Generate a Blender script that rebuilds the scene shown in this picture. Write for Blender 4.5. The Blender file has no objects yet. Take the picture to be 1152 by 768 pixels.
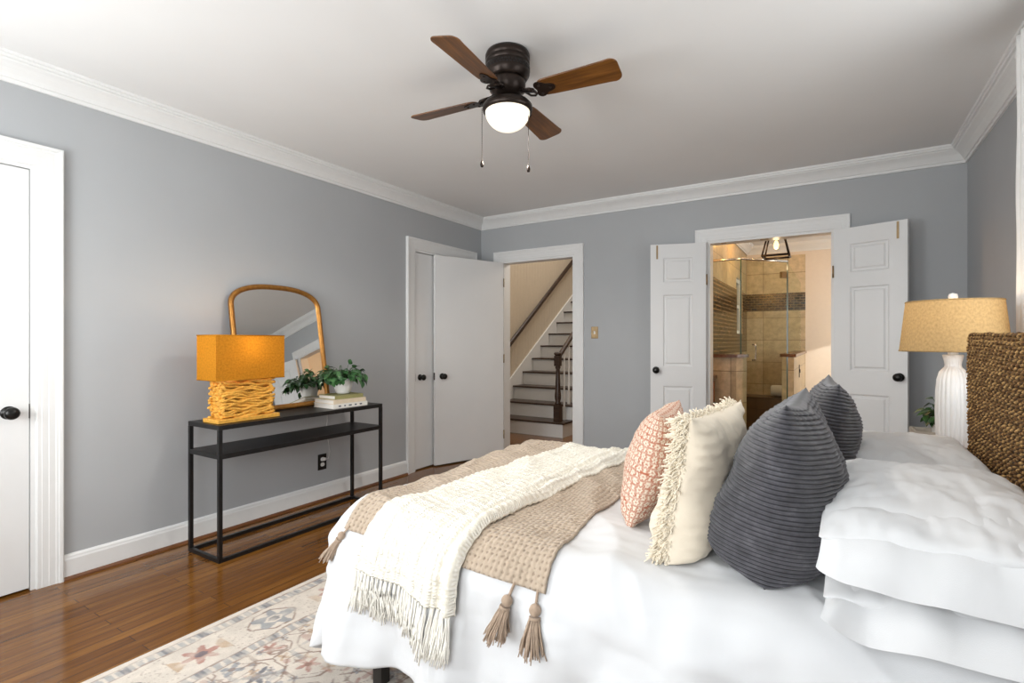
import bpy, bmesh, math, random
import numpy as np
from mathutils import Vector, Matrix, noise

random.seed(7)
SC = bpy.context.scene
COL = SC.collection
PI = math.pi

# ------------------------------------------------------------------ camera, world, light, exposure
CX, CY, CZ = 3.29, 0.0, 1.2
cam = bpy.data.objects.new('camera', bpy.data.cameras.new('camera'))
COL.objects.link(cam)
cam.location = (CX, CY, CZ)
cam.rotation_euler = (PI / 2, 0, math.radians(32.1))
cam.data.sensor_width = 36.0
cam.data.lens = 580.0 / 1152.0 * 36.0
cam.data.clip_start = 0.05
SC.camera = cam

SC.view_settings.view_transform = 'Standard'
SC.view_settings.look = 'None'
SC.view_settings.gamma = 1.0
SC.view_settings.use_curve_mapping = False
SC.view_settings.exposure = 0.76

W = bpy.data.worlds.new('world')
SC.world = W
W.use_nodes = True
W.node_tree.nodes['Background'].inputs[0].default_value = (0.95, 0.97, 1.0, 1)
W.node_tree.nodes['Background'].inputs[1].default_value = 1.2

RY0, RY1, RX1, H = -0.55, 4.61, 4.05, 2.53      # bedroom: x 0..RX1, y RY0..RY1


def area_light(name, loc, direction, sx, sy, power, color):
    d = bpy.data.lights.new(name, 'AREA')
    d.shape = 'RECTANGLE'
    d.size, d.size_y = sx, sy
    d.energy = power
    d.color = color
    o = bpy.data.objects.new(name, d)
    COL.objects.link(o)
    o.location = loc
    o.rotation_euler = Vector(direction).to_track_quat('-Z', 'Y').to_euler()
    return o


def point_light(name, loc, power, color, radius=0.03):
    d = bpy.data.lights.new(name, 'POINT')
    d.energy = power
    d.color = color
    d.shadow_soft_size = radius
    o = bpy.data.objects.new(name, d)
    COL.objects.link(o)
    o.location = loc
    return o


# daylight at the bed window; front windows and their lights added for even lighting
area_light('fill_front_window', (0.95, RY0 - 0.16, 1.45), (0, 1, 0.22), 1.1, 1.35, 41, (0.97, 0.985, 1.0))
area_light('fill_front_window_wide', (2.75, RY0 - 0.16, 1.45), (0, 1, 0.22), 1.3, 1.35, 22, (0.97, 0.985, 1.0))
area_light('daylight_bed_window', (RX1 + 0.16, 2.15, 1.60), (-1, 0, 0.25), 1.3, 1.2, 10, (0.97, 0.985, 1.0))
# hall: two unseen fill lights added, one high in the stairwell, no fixtures
area_light('stairwell_fill', (0.6, 7.0, 4.7), (-0.2, -0.1, -1), 1.2, 1.2, 36, (1.0, 0.95, 0.88))
point_light('hall_fill', (0.95, 5.3, 2.3), 9, (1.0, 0.92, 0.82), 0.1)
# bathroom: daylight from its own side window, recessed lamps in the shower and room ceiling
area_light('bath_daylight', (4.32, 6.9, 1.5), (-1, 0.25, -0.12), 0.7, 1.0, 11, (1.0, 0.96, 0.90))
point_light('shower_downlight', (2.55, 6.6, 2.42), 3.6, (1.0, 0.55, 0.15), 0.05)
point_light('bath_ceiling_lamp', (3.3, 5.6, 2.3), 4, (1.0, 0.88, 0.72), 0.08)
point_light('vanity_lamp', (2.25, 5.02, 2.1), 7, (1.0, 0.50, 0.15), 0.05)

sp_ = bpy.data.lights.new('bath_window_sunbeam', 'SPOT')
sp_.energy, sp_.color, sp_.spot_size, sp_.spot_blend, sp_.shadow_soft_size = 60, (1.0, 0.97, 0.92), math.radians(34), 0.15, 0.01
spo = bpy.data.objects.new('bath_window_sunbeam', sp_)
COL.objects.link(spo)
spo.location = (4.34, 6.62, 1.84)
spo.rotation_euler = Vector((3.18 - 4.34, 7.95 - 6.62, 0.45 - 1.84)).to_track_quat('-Z', 'Y').to_euler()

# ------------------------------------------------------------------ materials


def new_mat(name):
    m = bpy.data.materials.new(name)
    m.use_nodes = True
    nt = m.node_tree
    return m, nt, nt.nodes['Principled BSDF']


def N(nt, typ, **kw):
    n = nt.nodes.new(typ)
    for k, v in kw.items():
        if k.startswith('i_'):
            key = k[2:]
            key = int(key) if key.isdigit() else key.replace('_', ' ')
            n.inputs[key].default_value = v
        else:
            setattr(n, k, v)
    return n


def L(nt, a, ao, b, bi):
    nt.links.new(a.outputs[ao], b.inputs[bi])


def s2l(c):
    return tuple(((v / 255) / 12.92 if v / 255 <= 0.04045 else ((v / 255 + 0.055) / 1.055) ** 2.4) for v in c)


def rgba(c):
    return (c[0], c[1], c[2], 1.0)


def ramp(nt, stops):
    r = N(nt, 'ShaderNodeValToRGB')
    e = r.color_ramp.elements
    while len(e) < len(stops):
        e.new(0.5)
    for i, (p, c) in enumerate(stops):
        e[i].position = p
        e[i].color = rgba(c)
    return r


def uvnode(nt, scale=(1, 1, 1), rot=0.0, obj=False):
    tc = N(nt, 'ShaderNodeTexCoord')
    mp = N(nt, 'ShaderNodeMapping')
    mp.inputs['Scale'].default_value = scale
    mp.inputs['Rotation'].default_value = (0, 0, rot)
    L(nt, tc, 'Object' if obj else 'UV', mp, 'Vector')
    return mp


def simple(name, col, rough=0.5, metal=0.0, var=0.04, nscale=25.0, bump=0.0, bscale=200.0, spec=0.5, sheen=0.0):
    """plain finish with a slight procedural variation"""
    m, nt, b = new_mat(name)
    mp = uvnode(nt, obj=True)
    nz = N(nt, 'ShaderNodeTexNoise', i_Scale=nscale, i_Detail=3.0)
    L(nt, mp, 0, nz, 'Vector')
    lo = tuple(max(0, c * (1 - var)) for c in col)
    hi = tuple(min(1, c * (1 + var)) for c in col)
    r = ramp(nt, [(0.3, lo), (0.7, hi)])
    L(nt, nz, 'Fac', r, 'Fac')
    L(nt, r, 0, b, 'Base Color')
    b.inputs['Roughness'].default_value = rough
    b.inputs['Metallic'].default_value = metal
    b.inputs['Specular IOR Level'].default_value = spec
    b.inputs['Sheen Weight'].default_value = sheen
    if bump:
        n2 = N(nt, 'ShaderNodeTexNoise', i_Scale=bscale, i_Detail=2.0)
        L(nt, mp, 0, n2, 'Vector')
        bp = N(nt, 'ShaderNodeBump', i_Strength=bump, i_Distance=0.004)
        L(nt, n2, 'Fac', bp, 'Height')
        L(nt, bp, 0, b, 'Normal')
    return m


M = {}
M['wall'] = simple('grey_wall_paint', (0.418, 0.430, 0.442), 0.62, var=0.015, nscale=3, bump=0.05, bscale=250)
M['white'] = simple('white_trim_paint', (0.77, 0.77, 0.76), 0.38, var=0.01)
M['door'] = simple('white_door_paint', (0.76, 0.76, 0.755), 0.42, var=0.012, nscale=4)
M['ceil'] = simple('white_ceiling_paint', (0.80, 0.795, 0.785), 0.8, var=0.012, nscale=2, bump=0.04, bscale=180)
M['hall'] = simple('beige_hall_paint', s2l((204, 190, 170)), 0.55, var=0.02)
M['bathwall'] = simple('warm_bath_paint', s2l((228, 214, 198)), 0.6, var=0.015)
M['black'] = simple('black_metal', (0.012, 0.011, 0.011), 0.38, 0.3, var=0.2)
M['knob'] = simple('black_knob', (0.012, 0.011, 0.010), 0.28, 0.5, var=0.1)
M['bronze'] = simple('dark_bronze', (0.028, 0.019, 0.015), 0.36, 0.7, var=0.15)
M['brass'] = simple('aged_brass', s2l((150, 128, 96)), 0.35, 0.9, var=0.1)
M['steel'] = simple('brushed_steel', s2l((205, 200, 192)), 0.25, 1.0, var=0.05)
M['ceramic'] = simple('white_ceramic', (0.82, 0.81, 0.79), 0.3, var=0.01)
M['paper'] = simple('white_paper', s2l((232, 228, 220)), 0.7, var=0.02)
M['cream'] = simple('cream_cloth_cover', s2l((222, 205, 180)), 0.7, var=0.04)
M['olive'] = simple('olive_book_cover', s2l((150, 146, 96)), 0.6, var=0.05)
M['ink'] = simple('grey_print', s2l((96, 100, 108)), 0.7)
M['soil'] = simple('potting_soil', (0.03, 0.02, 0.013), 0.9, var=0.5, nscale=80, bump=0.5)
M['cordw'] = simple('white_plastic', (0.75, 0.74, 0.72), 0.4)
M['quilt'] = simple('white_cotton', (0.70, 0.706, 0.718), 0.85, var=0.01, nscale=4, bump=0.10, bscale=600, sheen=0.2)
M['pillowcase'] = simple('white_pillow_cotton', (0.715, 0.718, 0.725), 0.85, var=0.01, nscale=4, bump=0.08, bscale=600, sheen=0.2)
M['curtain'] = simple('white_curtain_linen', (0.80, 0.79, 0.77), 0.85, var=0.02, bump=0.1, bscale=500)
M['creampillow'] = simple('cream_pillow_cotton', s2l((230, 217, 196)), 0.9, var=0.03, nscale=12, bump=0.25, bscale=420, sheen=0.2)
M['fringe'] = simple('cream_fringe_yarn', s2l((234, 222, 200)), 0.95, var=0.05, nscale=60, sheen=0.2)
M['yarn'] = simple('cream_throw_yarn', (0.86, 0.83, 0.76), 0.95, var=0.03, nscale=60)
M['tassel'] = simple('taupe_tassel_yarn', s2l((172, 150, 130)), 0.95, var=0.12, nscale=90, sheen=0.2)
M['bedframe'] = simple('dark_bed_frame', (0.02, 0.018, 0.016), 0.5)
M['rubber'] = simple('grey_wood_tray', s2l((176, 168, 156)), 0.6, var=0.12, nscale=40)
M['towel'] = simple('white_towel', (0.80, 0.79, 0.77), 0.95, var=0.02, bump=0.4, bscale=300)


def wood(name, dark, mid, light, axis=1, scale=1.0, rough=0.35, coat=0.0):
    """long grained timber; grain runs along the UV axis given"""
    m, nt, b = new_mat(name)
    sc = (22 * scale, 1.6 * scale, 1) if axis == 1 else (1.6 * scale, 22 * scale, 1)
    mp = uvnode(nt, sc)
    nz = N(nt, 'ShaderNodeTexNoise', i_Scale=2.2, i_Detail=7.0, i_Roughness=0.62, i_Distortion=0.7)
    L(nt, mp, 0, nz, 'Vector')
    r = ramp(nt, [(0.28, dark), (0.5, mid), (0.74, light)])
    L(nt, nz, 'Fac', r, 'Fac')
    L(nt, r, 0, b, 'Base Color')
    b.inputs['Roughness'].default_value = rough
    b.inputs['Coat Weight'].default_value = coat
    bp = N(nt, 'ShaderNodeBump', i_Strength=0.08, i_Distance=0.003)
    L(nt, nz, 'Fac', bp, 'Height')
    L(nt, bp, 0, b, 'Normal')
    return m


M['blade'] = wood('fan_blade_wood', s2l((62, 36, 13)), s2l((98, 60, 22)), s2l((128, 82, 35)), axis=0, scale=1.0, rough=0.35)
M['tread'] = wood('dark_tread_wood', s2l((40, 29, 23)), s2l((60, 45, 36)), s2l((82, 62, 50)), axis=0, rough=0.35)
M['nightwood'] = wood('nightstand_wood', s2l((96, 62, 40)), s2l((134, 92, 62)), s2l((160, 116, 82)), axis=1, rough=0.45)
M['vanity'] = wood('vanity_wood', s2l((120, 64, 26)), s2l((164, 96, 44)), s2l((190, 122, 62)), axis=1, rough=0.4)
M['shoe'] = wood('shoe_moulding_wood', s2l((70, 40, 20)), s2l((104, 62, 32)), s2l((126, 80, 44)), axis=0, rough=0.4)


def floor_mat():
    m, nt, b = new_mat('oak_strip_floor')
    mp = uvnode(nt, (1, 1, 1), PI / 2)
    br = N(nt, 'ShaderNodeTexBrick', offset=0.37, offset_frequency=2, i_Scale=1.0)
    br.inputs['Brick Width'].default_value = 0.95
    br.inputs['Row Height'].default_value = 0.057
    br.inputs['Mortar Size'].default_value = 0.0011
    br.inputs['Mortar Smooth'].default_value = 0.3
    br.inputs['Bias'].default_value = 0.0
    br.inputs['Color1'].default_value = (0.0, 0, 0, 1)
    br.inputs['Color2'].default_value = (1, 1, 1, 1)
    br.inputs['Mortar'].default_value = (0.5, 0.5, 0.5, 1)
    L(nt, mp, 0, br, 'Vector')
    # grain along the boards, shifted per board
    mp2 = uvnode(nt, (26, 1.5, 1))
    addv = N(nt, 'ShaderNodeVectorMath', operation='ADD')
    sc = N(nt, 'ShaderNodeVectorMath', operation='SCALE')
    sc.inputs['Scale'].default_value = 19.0
    L(nt, br, 'Color', sc, 0)
    L(nt, mp2, 0, addv, 0)
    L(nt, sc, 0, addv, 1)
    nz = N(nt, 'ShaderNodeTexNoise', i_Scale=1.6, i_Detail=8.0, i_Roughness=0.62, i_Distortion=0.5)
    L(nt, addv, 0, nz, 'Vector')
    r = ramp(nt, [(0.25, s2l((82, 48, 17))), (0.5, s2l((114, 72, 27))), (0.78, s2l((148, 100, 43)))])
    mixf = N(nt, 'ShaderNodeMath', operation='MULTIPLY_ADD', i_1=0.20, i_2=0.0)
    L(nt, br, 'Color', mixf, 0)
    ad = N(nt, 'ShaderNodeMath', operation='MULTIPLY_ADD', i_1=0.80)
    L(nt, nz, 'Fac', ad, 0)
    L(nt, mixf, 0, ad, 2)
    L(nt, ad, 0, r, 'Fac')
    mx = N(nt, 'ShaderNodeMix', data_type='RGBA', blend_type='MIX')
    L(nt, br, 'Fac', mx, 'Factor')
    L(nt, r, 0, mx, 'A')
    mx.inputs['B'].default_value = rgba(s2l((40, 20, 9)))
    L(nt, mx, 'Result', b, 'Base Color')
    b.inputs['Roughness'].default_value = 0.14
    b.inputs['Specular IOR Level'].default_value = 0.4
    bp = N(nt, 'ShaderNodeBump', i_Strength=0.05, i_Distance=0.002)
    L(nt, nz, 'Fac', bp, 'Height')
    L(nt, bp, 0, b, 'Normal')
    return m


M['floor'] = floor_mat()


def tile_mat(name, c1, c2, mortar, bw, rh, ms=0.004, rough=0.3, offset=0.5, nscale=9.0, nvar=0.25):
    m, nt, b = new_mat(name)
    mp = uvnode(nt)
    br = N(nt, 'ShaderNodeTexBrick', offset=offset, i_Scale=1.0)
    br.inputs['Brick Width'].default_value = bw
    br.inputs['Row Height'].default_value = rh
    br.inputs['Mortar Size'].default_value = ms
    br.inputs['Color1'].default_value = rgba(c1)
    br.inputs['Color2'].default_value = rgba(c2)
    br.inputs['Mortar'].default_value = rgba(mortar)
    L(nt, mp, 0, br, 'Vector')
    nz = N(nt, 'ShaderNodeTexNoise', i_Scale=nscale, i_Detail=6.0, i_Roughness=0.65)
    L(nt, mp, 0, nz, 'Vector')
    r = ramp(nt, [(0.25, (1 - nvar,) * 3), (0.7, (1.0,) * 3)])
    L(nt, nz, 'Fac', r, 'Fac')
    mx = N(nt, 'ShaderNodeMix', data_type='RGBA', blend_type='MULTIPLY')
    mx.inputs['Factor'].default_value = 1.0
    L(nt, br, 'Color', mx, 'A')
    L(nt, r, 0, mx, 'B')
    L(nt, mx, 'Result', b, 'Base Color')
    b.inputs['Roughness'].default_value = rough
    bp = N(nt, 'ShaderNodeBump', i_Strength=0.4, i_Distance=0.002, invert=True)
    L(nt, br, 'Fac', bp, 'Height')
    L(nt, bp, 0, b, 'Normal')
    return m


M['travertine'] = tile_mat('travertine_tile', s2l((206, 180, 138)), s2l((222, 200, 164)), s2l((160, 138, 104)), 0.305, 0.305, 0.004, 0.35, 0.0, 12, 0.45)
M['mosaic'] = tile_mat('brown_mosaic_tile', s2l((40, 27, 16)), s2l((86, 62, 38)), s2l((140, 112, 74)), 0.075, 0.034, 0.004, 0.2, 0.5, 15, 0.5)
M['bathfloor'] = tile_mat('bath_floor_tile', s2l((190, 166, 130)), s2l((204, 182, 148)), s2l((140, 118, 90)), 0.3, 0.3, 0.004, 0.35, 0.0, 7, 0.3)
M['darkstone'] = simple('brown_stone_cap', s2l((110, 74, 52)), 0.25, var=0.45, nscale=60)
M['mosaicwide'] = tile_mat('brown_mosaic_field', s2l((28, 18, 10)), s2l((66, 44, 25)), s2l((168, 128, 80)), 0.26, 0.044, 0.007, 0.2, 0.5, 15, 0.5)
M['darktile'] = tile_mat('dark_bench_tile', s2l((92, 68, 44)), s2l((112, 84, 56)), s2l((60, 44, 28)), 0.15, 0.15, 0.003, 0.35, 0.0, 9, 0.4)


def glass_mat(name, tint, gloss=0.05):
    m, nt, b = new_mat(name)
    out = nt.nodes['Material Output']
    tr = N(nt, 'ShaderNodeBsdfTransparent')
    tr.inputs['Color'].default_value = rgba(tint)
    gl = N(nt, 'ShaderNodeBsdfGlossy')
    gl.inputs['Roughness'].default_value = 0.02
    mx = N(nt, 'ShaderNodeMixShader')
    mx.inputs[0].default_value = gloss
    L(nt, tr, 0, mx, 1)
    L(nt, gl, 0, mx, 2)
    L(nt, mx, 0, out, 'Surface')
    return m


M['glass'] = glass_mat('clear_shower_glass', (0.93, 0.955, 0.93), 0.012)
M['glassedge'] = simple('green_glass_edge', s2l((52, 78, 66)), 0.15)
M['pane'] = glass_mat('window_glass', (0.96, 0.97, 0.97))
m, nt, b = new_mat('mirror_glass')
b.inputs['Base Color'].default_value = (0.88, 0.89, 0.88, 1)
b.inputs['Metallic'].default_value = 1
b.inputs['Roughness'].default_value = 0.015
M['mirror'] = m
M['gold'] = simple('antique_gold', s2l((168, 118, 58)), 0.38, 0.75, var=0.18, nscale=40)
M['goldpaint'] = simple('gilded_driftwood', s2l((226, 168, 70)), 0.5, 0.15, var=0.16, nscale=60, bump=0.3, bscale=160)


def shade_mat(name, col, trans, vertical=True):
    """woven lampshade cloth: diffuse plus light let through"""
    m, nt, b = new_mat(name)
    out = nt.nodes['Material Output']
    mp = uvnode(nt)
    w1 = N(nt, 'ShaderNodeTexWave', wave_type='BANDS', bands_direction='X', i_Scale=95.0, i_Distortion=1.5)
    w2 = N(nt, 'ShaderNodeTexWave', wave_type='BANDS', bands_direction='Y', i_Scale=95.0, i_Distortion=1.5)
    L(nt, mp, 0, w1, 'Vector')
    L(nt, mp, 0, w2, 'Vector')
    mu = N(nt, 'ShaderNodeMath', operation='ADD')
    L(nt, w1, 'Fac', mu, 0)
    L(nt, w2, 'Fac', mu, 1)
    nz = N(nt, 'ShaderNodeTexNoise', i_Scale=90.0, i_Detail=3.0)
    L(nt, mp, 0, nz, 'Vector')
    ad = N(nt, 'ShaderNodeMath', operation='MULTIPLY_ADD', i_1=0.25)
    L(nt, mu, 0, ad, 0)
    L(nt, nz, 'Fac', ad, 2)
    r = ramp(nt, [(0.35, tuple(c * 0.72 for c in col)), (0.95, tuple(min(1, c * 1.2) for c in col))])
    L(nt, ad, 0, r, 'Fac')
    df = N(nt, 'ShaderNodeBsdfDiffuse')
    tl = N(nt, 'ShaderNodeBsdfTranslucent')
    L(nt, r, 0, df, 'Color')
    L(nt, r, 0, tl, 'Color')
    mx = N(nt, 'ShaderNodeMixShader')
    mx.inputs[0].default_value = trans
    L(nt, df, 0, mx, 1)
    L(nt, tl, 0, mx, 2)
    L(nt, mx, 0, out, 'Surface')
    return m


M['mustard'] = shade_mat('mustard_linen_shade', s2l((188, 128, 40)), 0.24)
M['burlap'] = shade_mat('tan_burlap_shade', s2l((184, 156, 112)), 0.30)


def emit(name, col, strength):
    m, nt, b = new_mat(name)
    b.inputs['Base Color'].default_value = rgba(col)
    b.inputs['Emission Color'].default_value = rgba(col)
    b.inputs['Emission Strength'].default_value = strength
    b.inputs['Roughness'].default_value = 0.3
    return m


M['globe'] = emit('lit_frosted_glass', (1.0, 0.90, 0.74), 0.5)
M['bulb'] = emit('lit_bulb', (1.0, 0.66, 0.26), 1.6)


def leaf_mat(name, a, c):
    m, nt, b = new_mat(name)
    mp = uvnode(nt, obj=True)
    nz = N(nt, 'ShaderNodeTexNoise', i_Scale=28.0, i_Detail=2.0)
    L(nt, mp, 0, nz, 'Vector')
    r = ramp(nt, [(0.35, a), (0.65, c)])
    L(nt, nz, 'Fac', r, 'Fac')
    L(nt, r, 0, b, 'Base Color')
    b.inputs['Roughness'].default_value = 0.35
    return m


M['leaf'] = leaf_mat('variegated_leaf', s2l((26, 62, 30)), s2l((76, 122, 70)))
M['leaf2'] = leaf_mat('dark_leaf', s2l((22, 52, 22)), s2l((60, 98, 44)))


def attr_mat(name, rough=0.9, bump=0.0, bscale=300.0, sheen=0.0):
    m, nt, b = new_mat(name)
    at = N(nt, 'ShaderNodeAttribute', attribute_name='Col')
    mp = uvnode(nt, obj=True)
    nz = N(nt, 'ShaderNodeTexNoise', i_Scale=bscale, i_Detail=2.0)
    L(nt, mp, 0, nz, 'Vector')
    r = ramp(nt, [(0.3, (0.86,) * 3), (0.7, (1.0,) * 3)])
    L(nt, nz, 'Fac', r, 'Fac')
    mx = N(nt, 'ShaderNodeMix', data_type='RGBA', blend_type='MULTIPLY')
    mx.inputs['Factor'].default_value = 1.0
    L(nt, at, 'Color', mx, 'A')
    L(nt, r, 0, mx, 'B')
    L(nt, mx, 'Result', b, 'Base Color')
    b.inputs['Roughness'].default_value = rough
    b.inputs['Specular IOR Level'].default_value = 0.25
    b.inputs['Sheen Weight'].default_value = sheen
    if bump:
        bp = N(nt, 'ShaderNodeBump', i_Strength=bump, i_Distance=0.004)
        L(nt, nz, 'Fac', bp, 'Height')
        L(nt, bp, 0, b, 'Normal')
    return m


M['rug'] = attr_mat('printed_rug_pile', 0.95, 0.5, 350)
M['rope'] = attr_mat('woven_seagrass', 0.7, 0.3, 500)
M['block'] = attr_mat('block_printed_cotton', 0.9, 0.2, 500)


def cord_mat():
    m, nt, b = new_mat('charcoal_corduroy')
    mp = uvnode(nt, obj=True)
    nz = N(nt, 'ShaderNodeTexNoise', i_Scale=26.0, i_Detail=5.0, i_Roughness=0.65)
    L(nt, mp, 0, nz, 'Vector')
    r = ramp(nt, [(0.3, s2l((68, 67, 71))), (0.55, s2l((84, 83, 88))), (0.75, s2l((102, 101, 106)))])
    L(nt, nz, 'Fac', r, 'Fac')
    # shade in the grooves between pile ridges, painted into the base colour
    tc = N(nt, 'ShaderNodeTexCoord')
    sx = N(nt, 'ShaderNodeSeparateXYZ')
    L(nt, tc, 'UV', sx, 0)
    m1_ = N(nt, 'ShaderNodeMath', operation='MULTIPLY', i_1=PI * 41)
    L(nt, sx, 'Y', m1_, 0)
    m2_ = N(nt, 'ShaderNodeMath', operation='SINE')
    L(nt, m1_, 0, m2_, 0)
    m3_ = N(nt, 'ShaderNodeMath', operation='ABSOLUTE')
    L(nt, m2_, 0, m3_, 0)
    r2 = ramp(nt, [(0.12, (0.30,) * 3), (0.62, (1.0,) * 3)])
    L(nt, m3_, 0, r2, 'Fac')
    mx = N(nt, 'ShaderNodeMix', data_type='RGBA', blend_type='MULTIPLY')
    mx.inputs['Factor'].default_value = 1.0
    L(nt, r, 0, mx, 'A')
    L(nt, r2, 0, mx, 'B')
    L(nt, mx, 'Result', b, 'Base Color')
    b.inputs['Roughness'].default_value = 0.85
    b.inputs['Sheen Weight'].default_value = 0.25
    b.inputs['Specular IOR Level'].default_value = 0.2
    return m


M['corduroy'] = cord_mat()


def knit_mat(name, lo, hi, su, sv, strength, mode='knit'):
    m, nt, b = new_mat(name)
    mp = uvnode(nt)
    w1 = N(nt, 'ShaderNodeTexWave', wave_type='BANDS', bands_direction='X', i_Scale=su, i_Distortion=2.0)
    w1.inputs['Detail Scale'].default_value = 3.0
    w2 = N(nt, 'ShaderNodeTexWave', wave_type='BANDS', bands_direction='Y', i_Scale=sv, i_Distortion=2.0)
    w2.inputs['Detail Scale'].default_value = 3.0
    L(nt, mp, 0, w1, 'Vector')
    L(nt, mp, 0, w2, 'Vector')
    mu = N(nt, 'ShaderNodeMath', operation='MULTIPLY' if mode == 'knit' else 'ADD')
    L(nt, w1, 'Fac', mu, 0)
    L(nt, w2, 'Fac', mu, 1)
    nz = N(nt, 'ShaderNodeTexNoise', i_Scale=60.0, i_Detail=4.0)
    L(nt, mp, 0, nz, 'Vector')
    ad = N(nt, 'ShaderNodeMath', operation='MULTIPLY_ADD', i_1=0.5)
    L(nt, mu, 0, ad, 0)
    L(nt, nz, 'Fac', ad, 2)
    r = ramp(nt, [(0.35, lo), (0.85, hi)])
    L(nt, ad, 0, r, 'Fac')
    L(nt, r, 0, b, 'Base Color')
    b.inputs['Roughness'].default_value = 0.95
    b.inputs['Sheen Weight'].default_value = 0.2
    b.inputs['Specular IOR Level'].default_value = 0.2
    bp = N(nt, 'ShaderNodeBump', i_Strength=strength, i_Distance=0.006)
    L(nt, ad, 0, bp, 'Height')
    L(nt, bp, 0, b, 'Normal')
    return m


M['throw'] = knit_mat('cream_knit', s2l((228, 222, 206)), s2l((250, 246, 236)), 24, 34, 1.0)
M['runner'] = knit_mat('taupe_waffle_weave', s2l((128, 110, 94)), s2l((188, 170, 150)), 20, 20, 0.8, 'add')

# ------------------------------------------------------------------ mesh helpers


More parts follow.
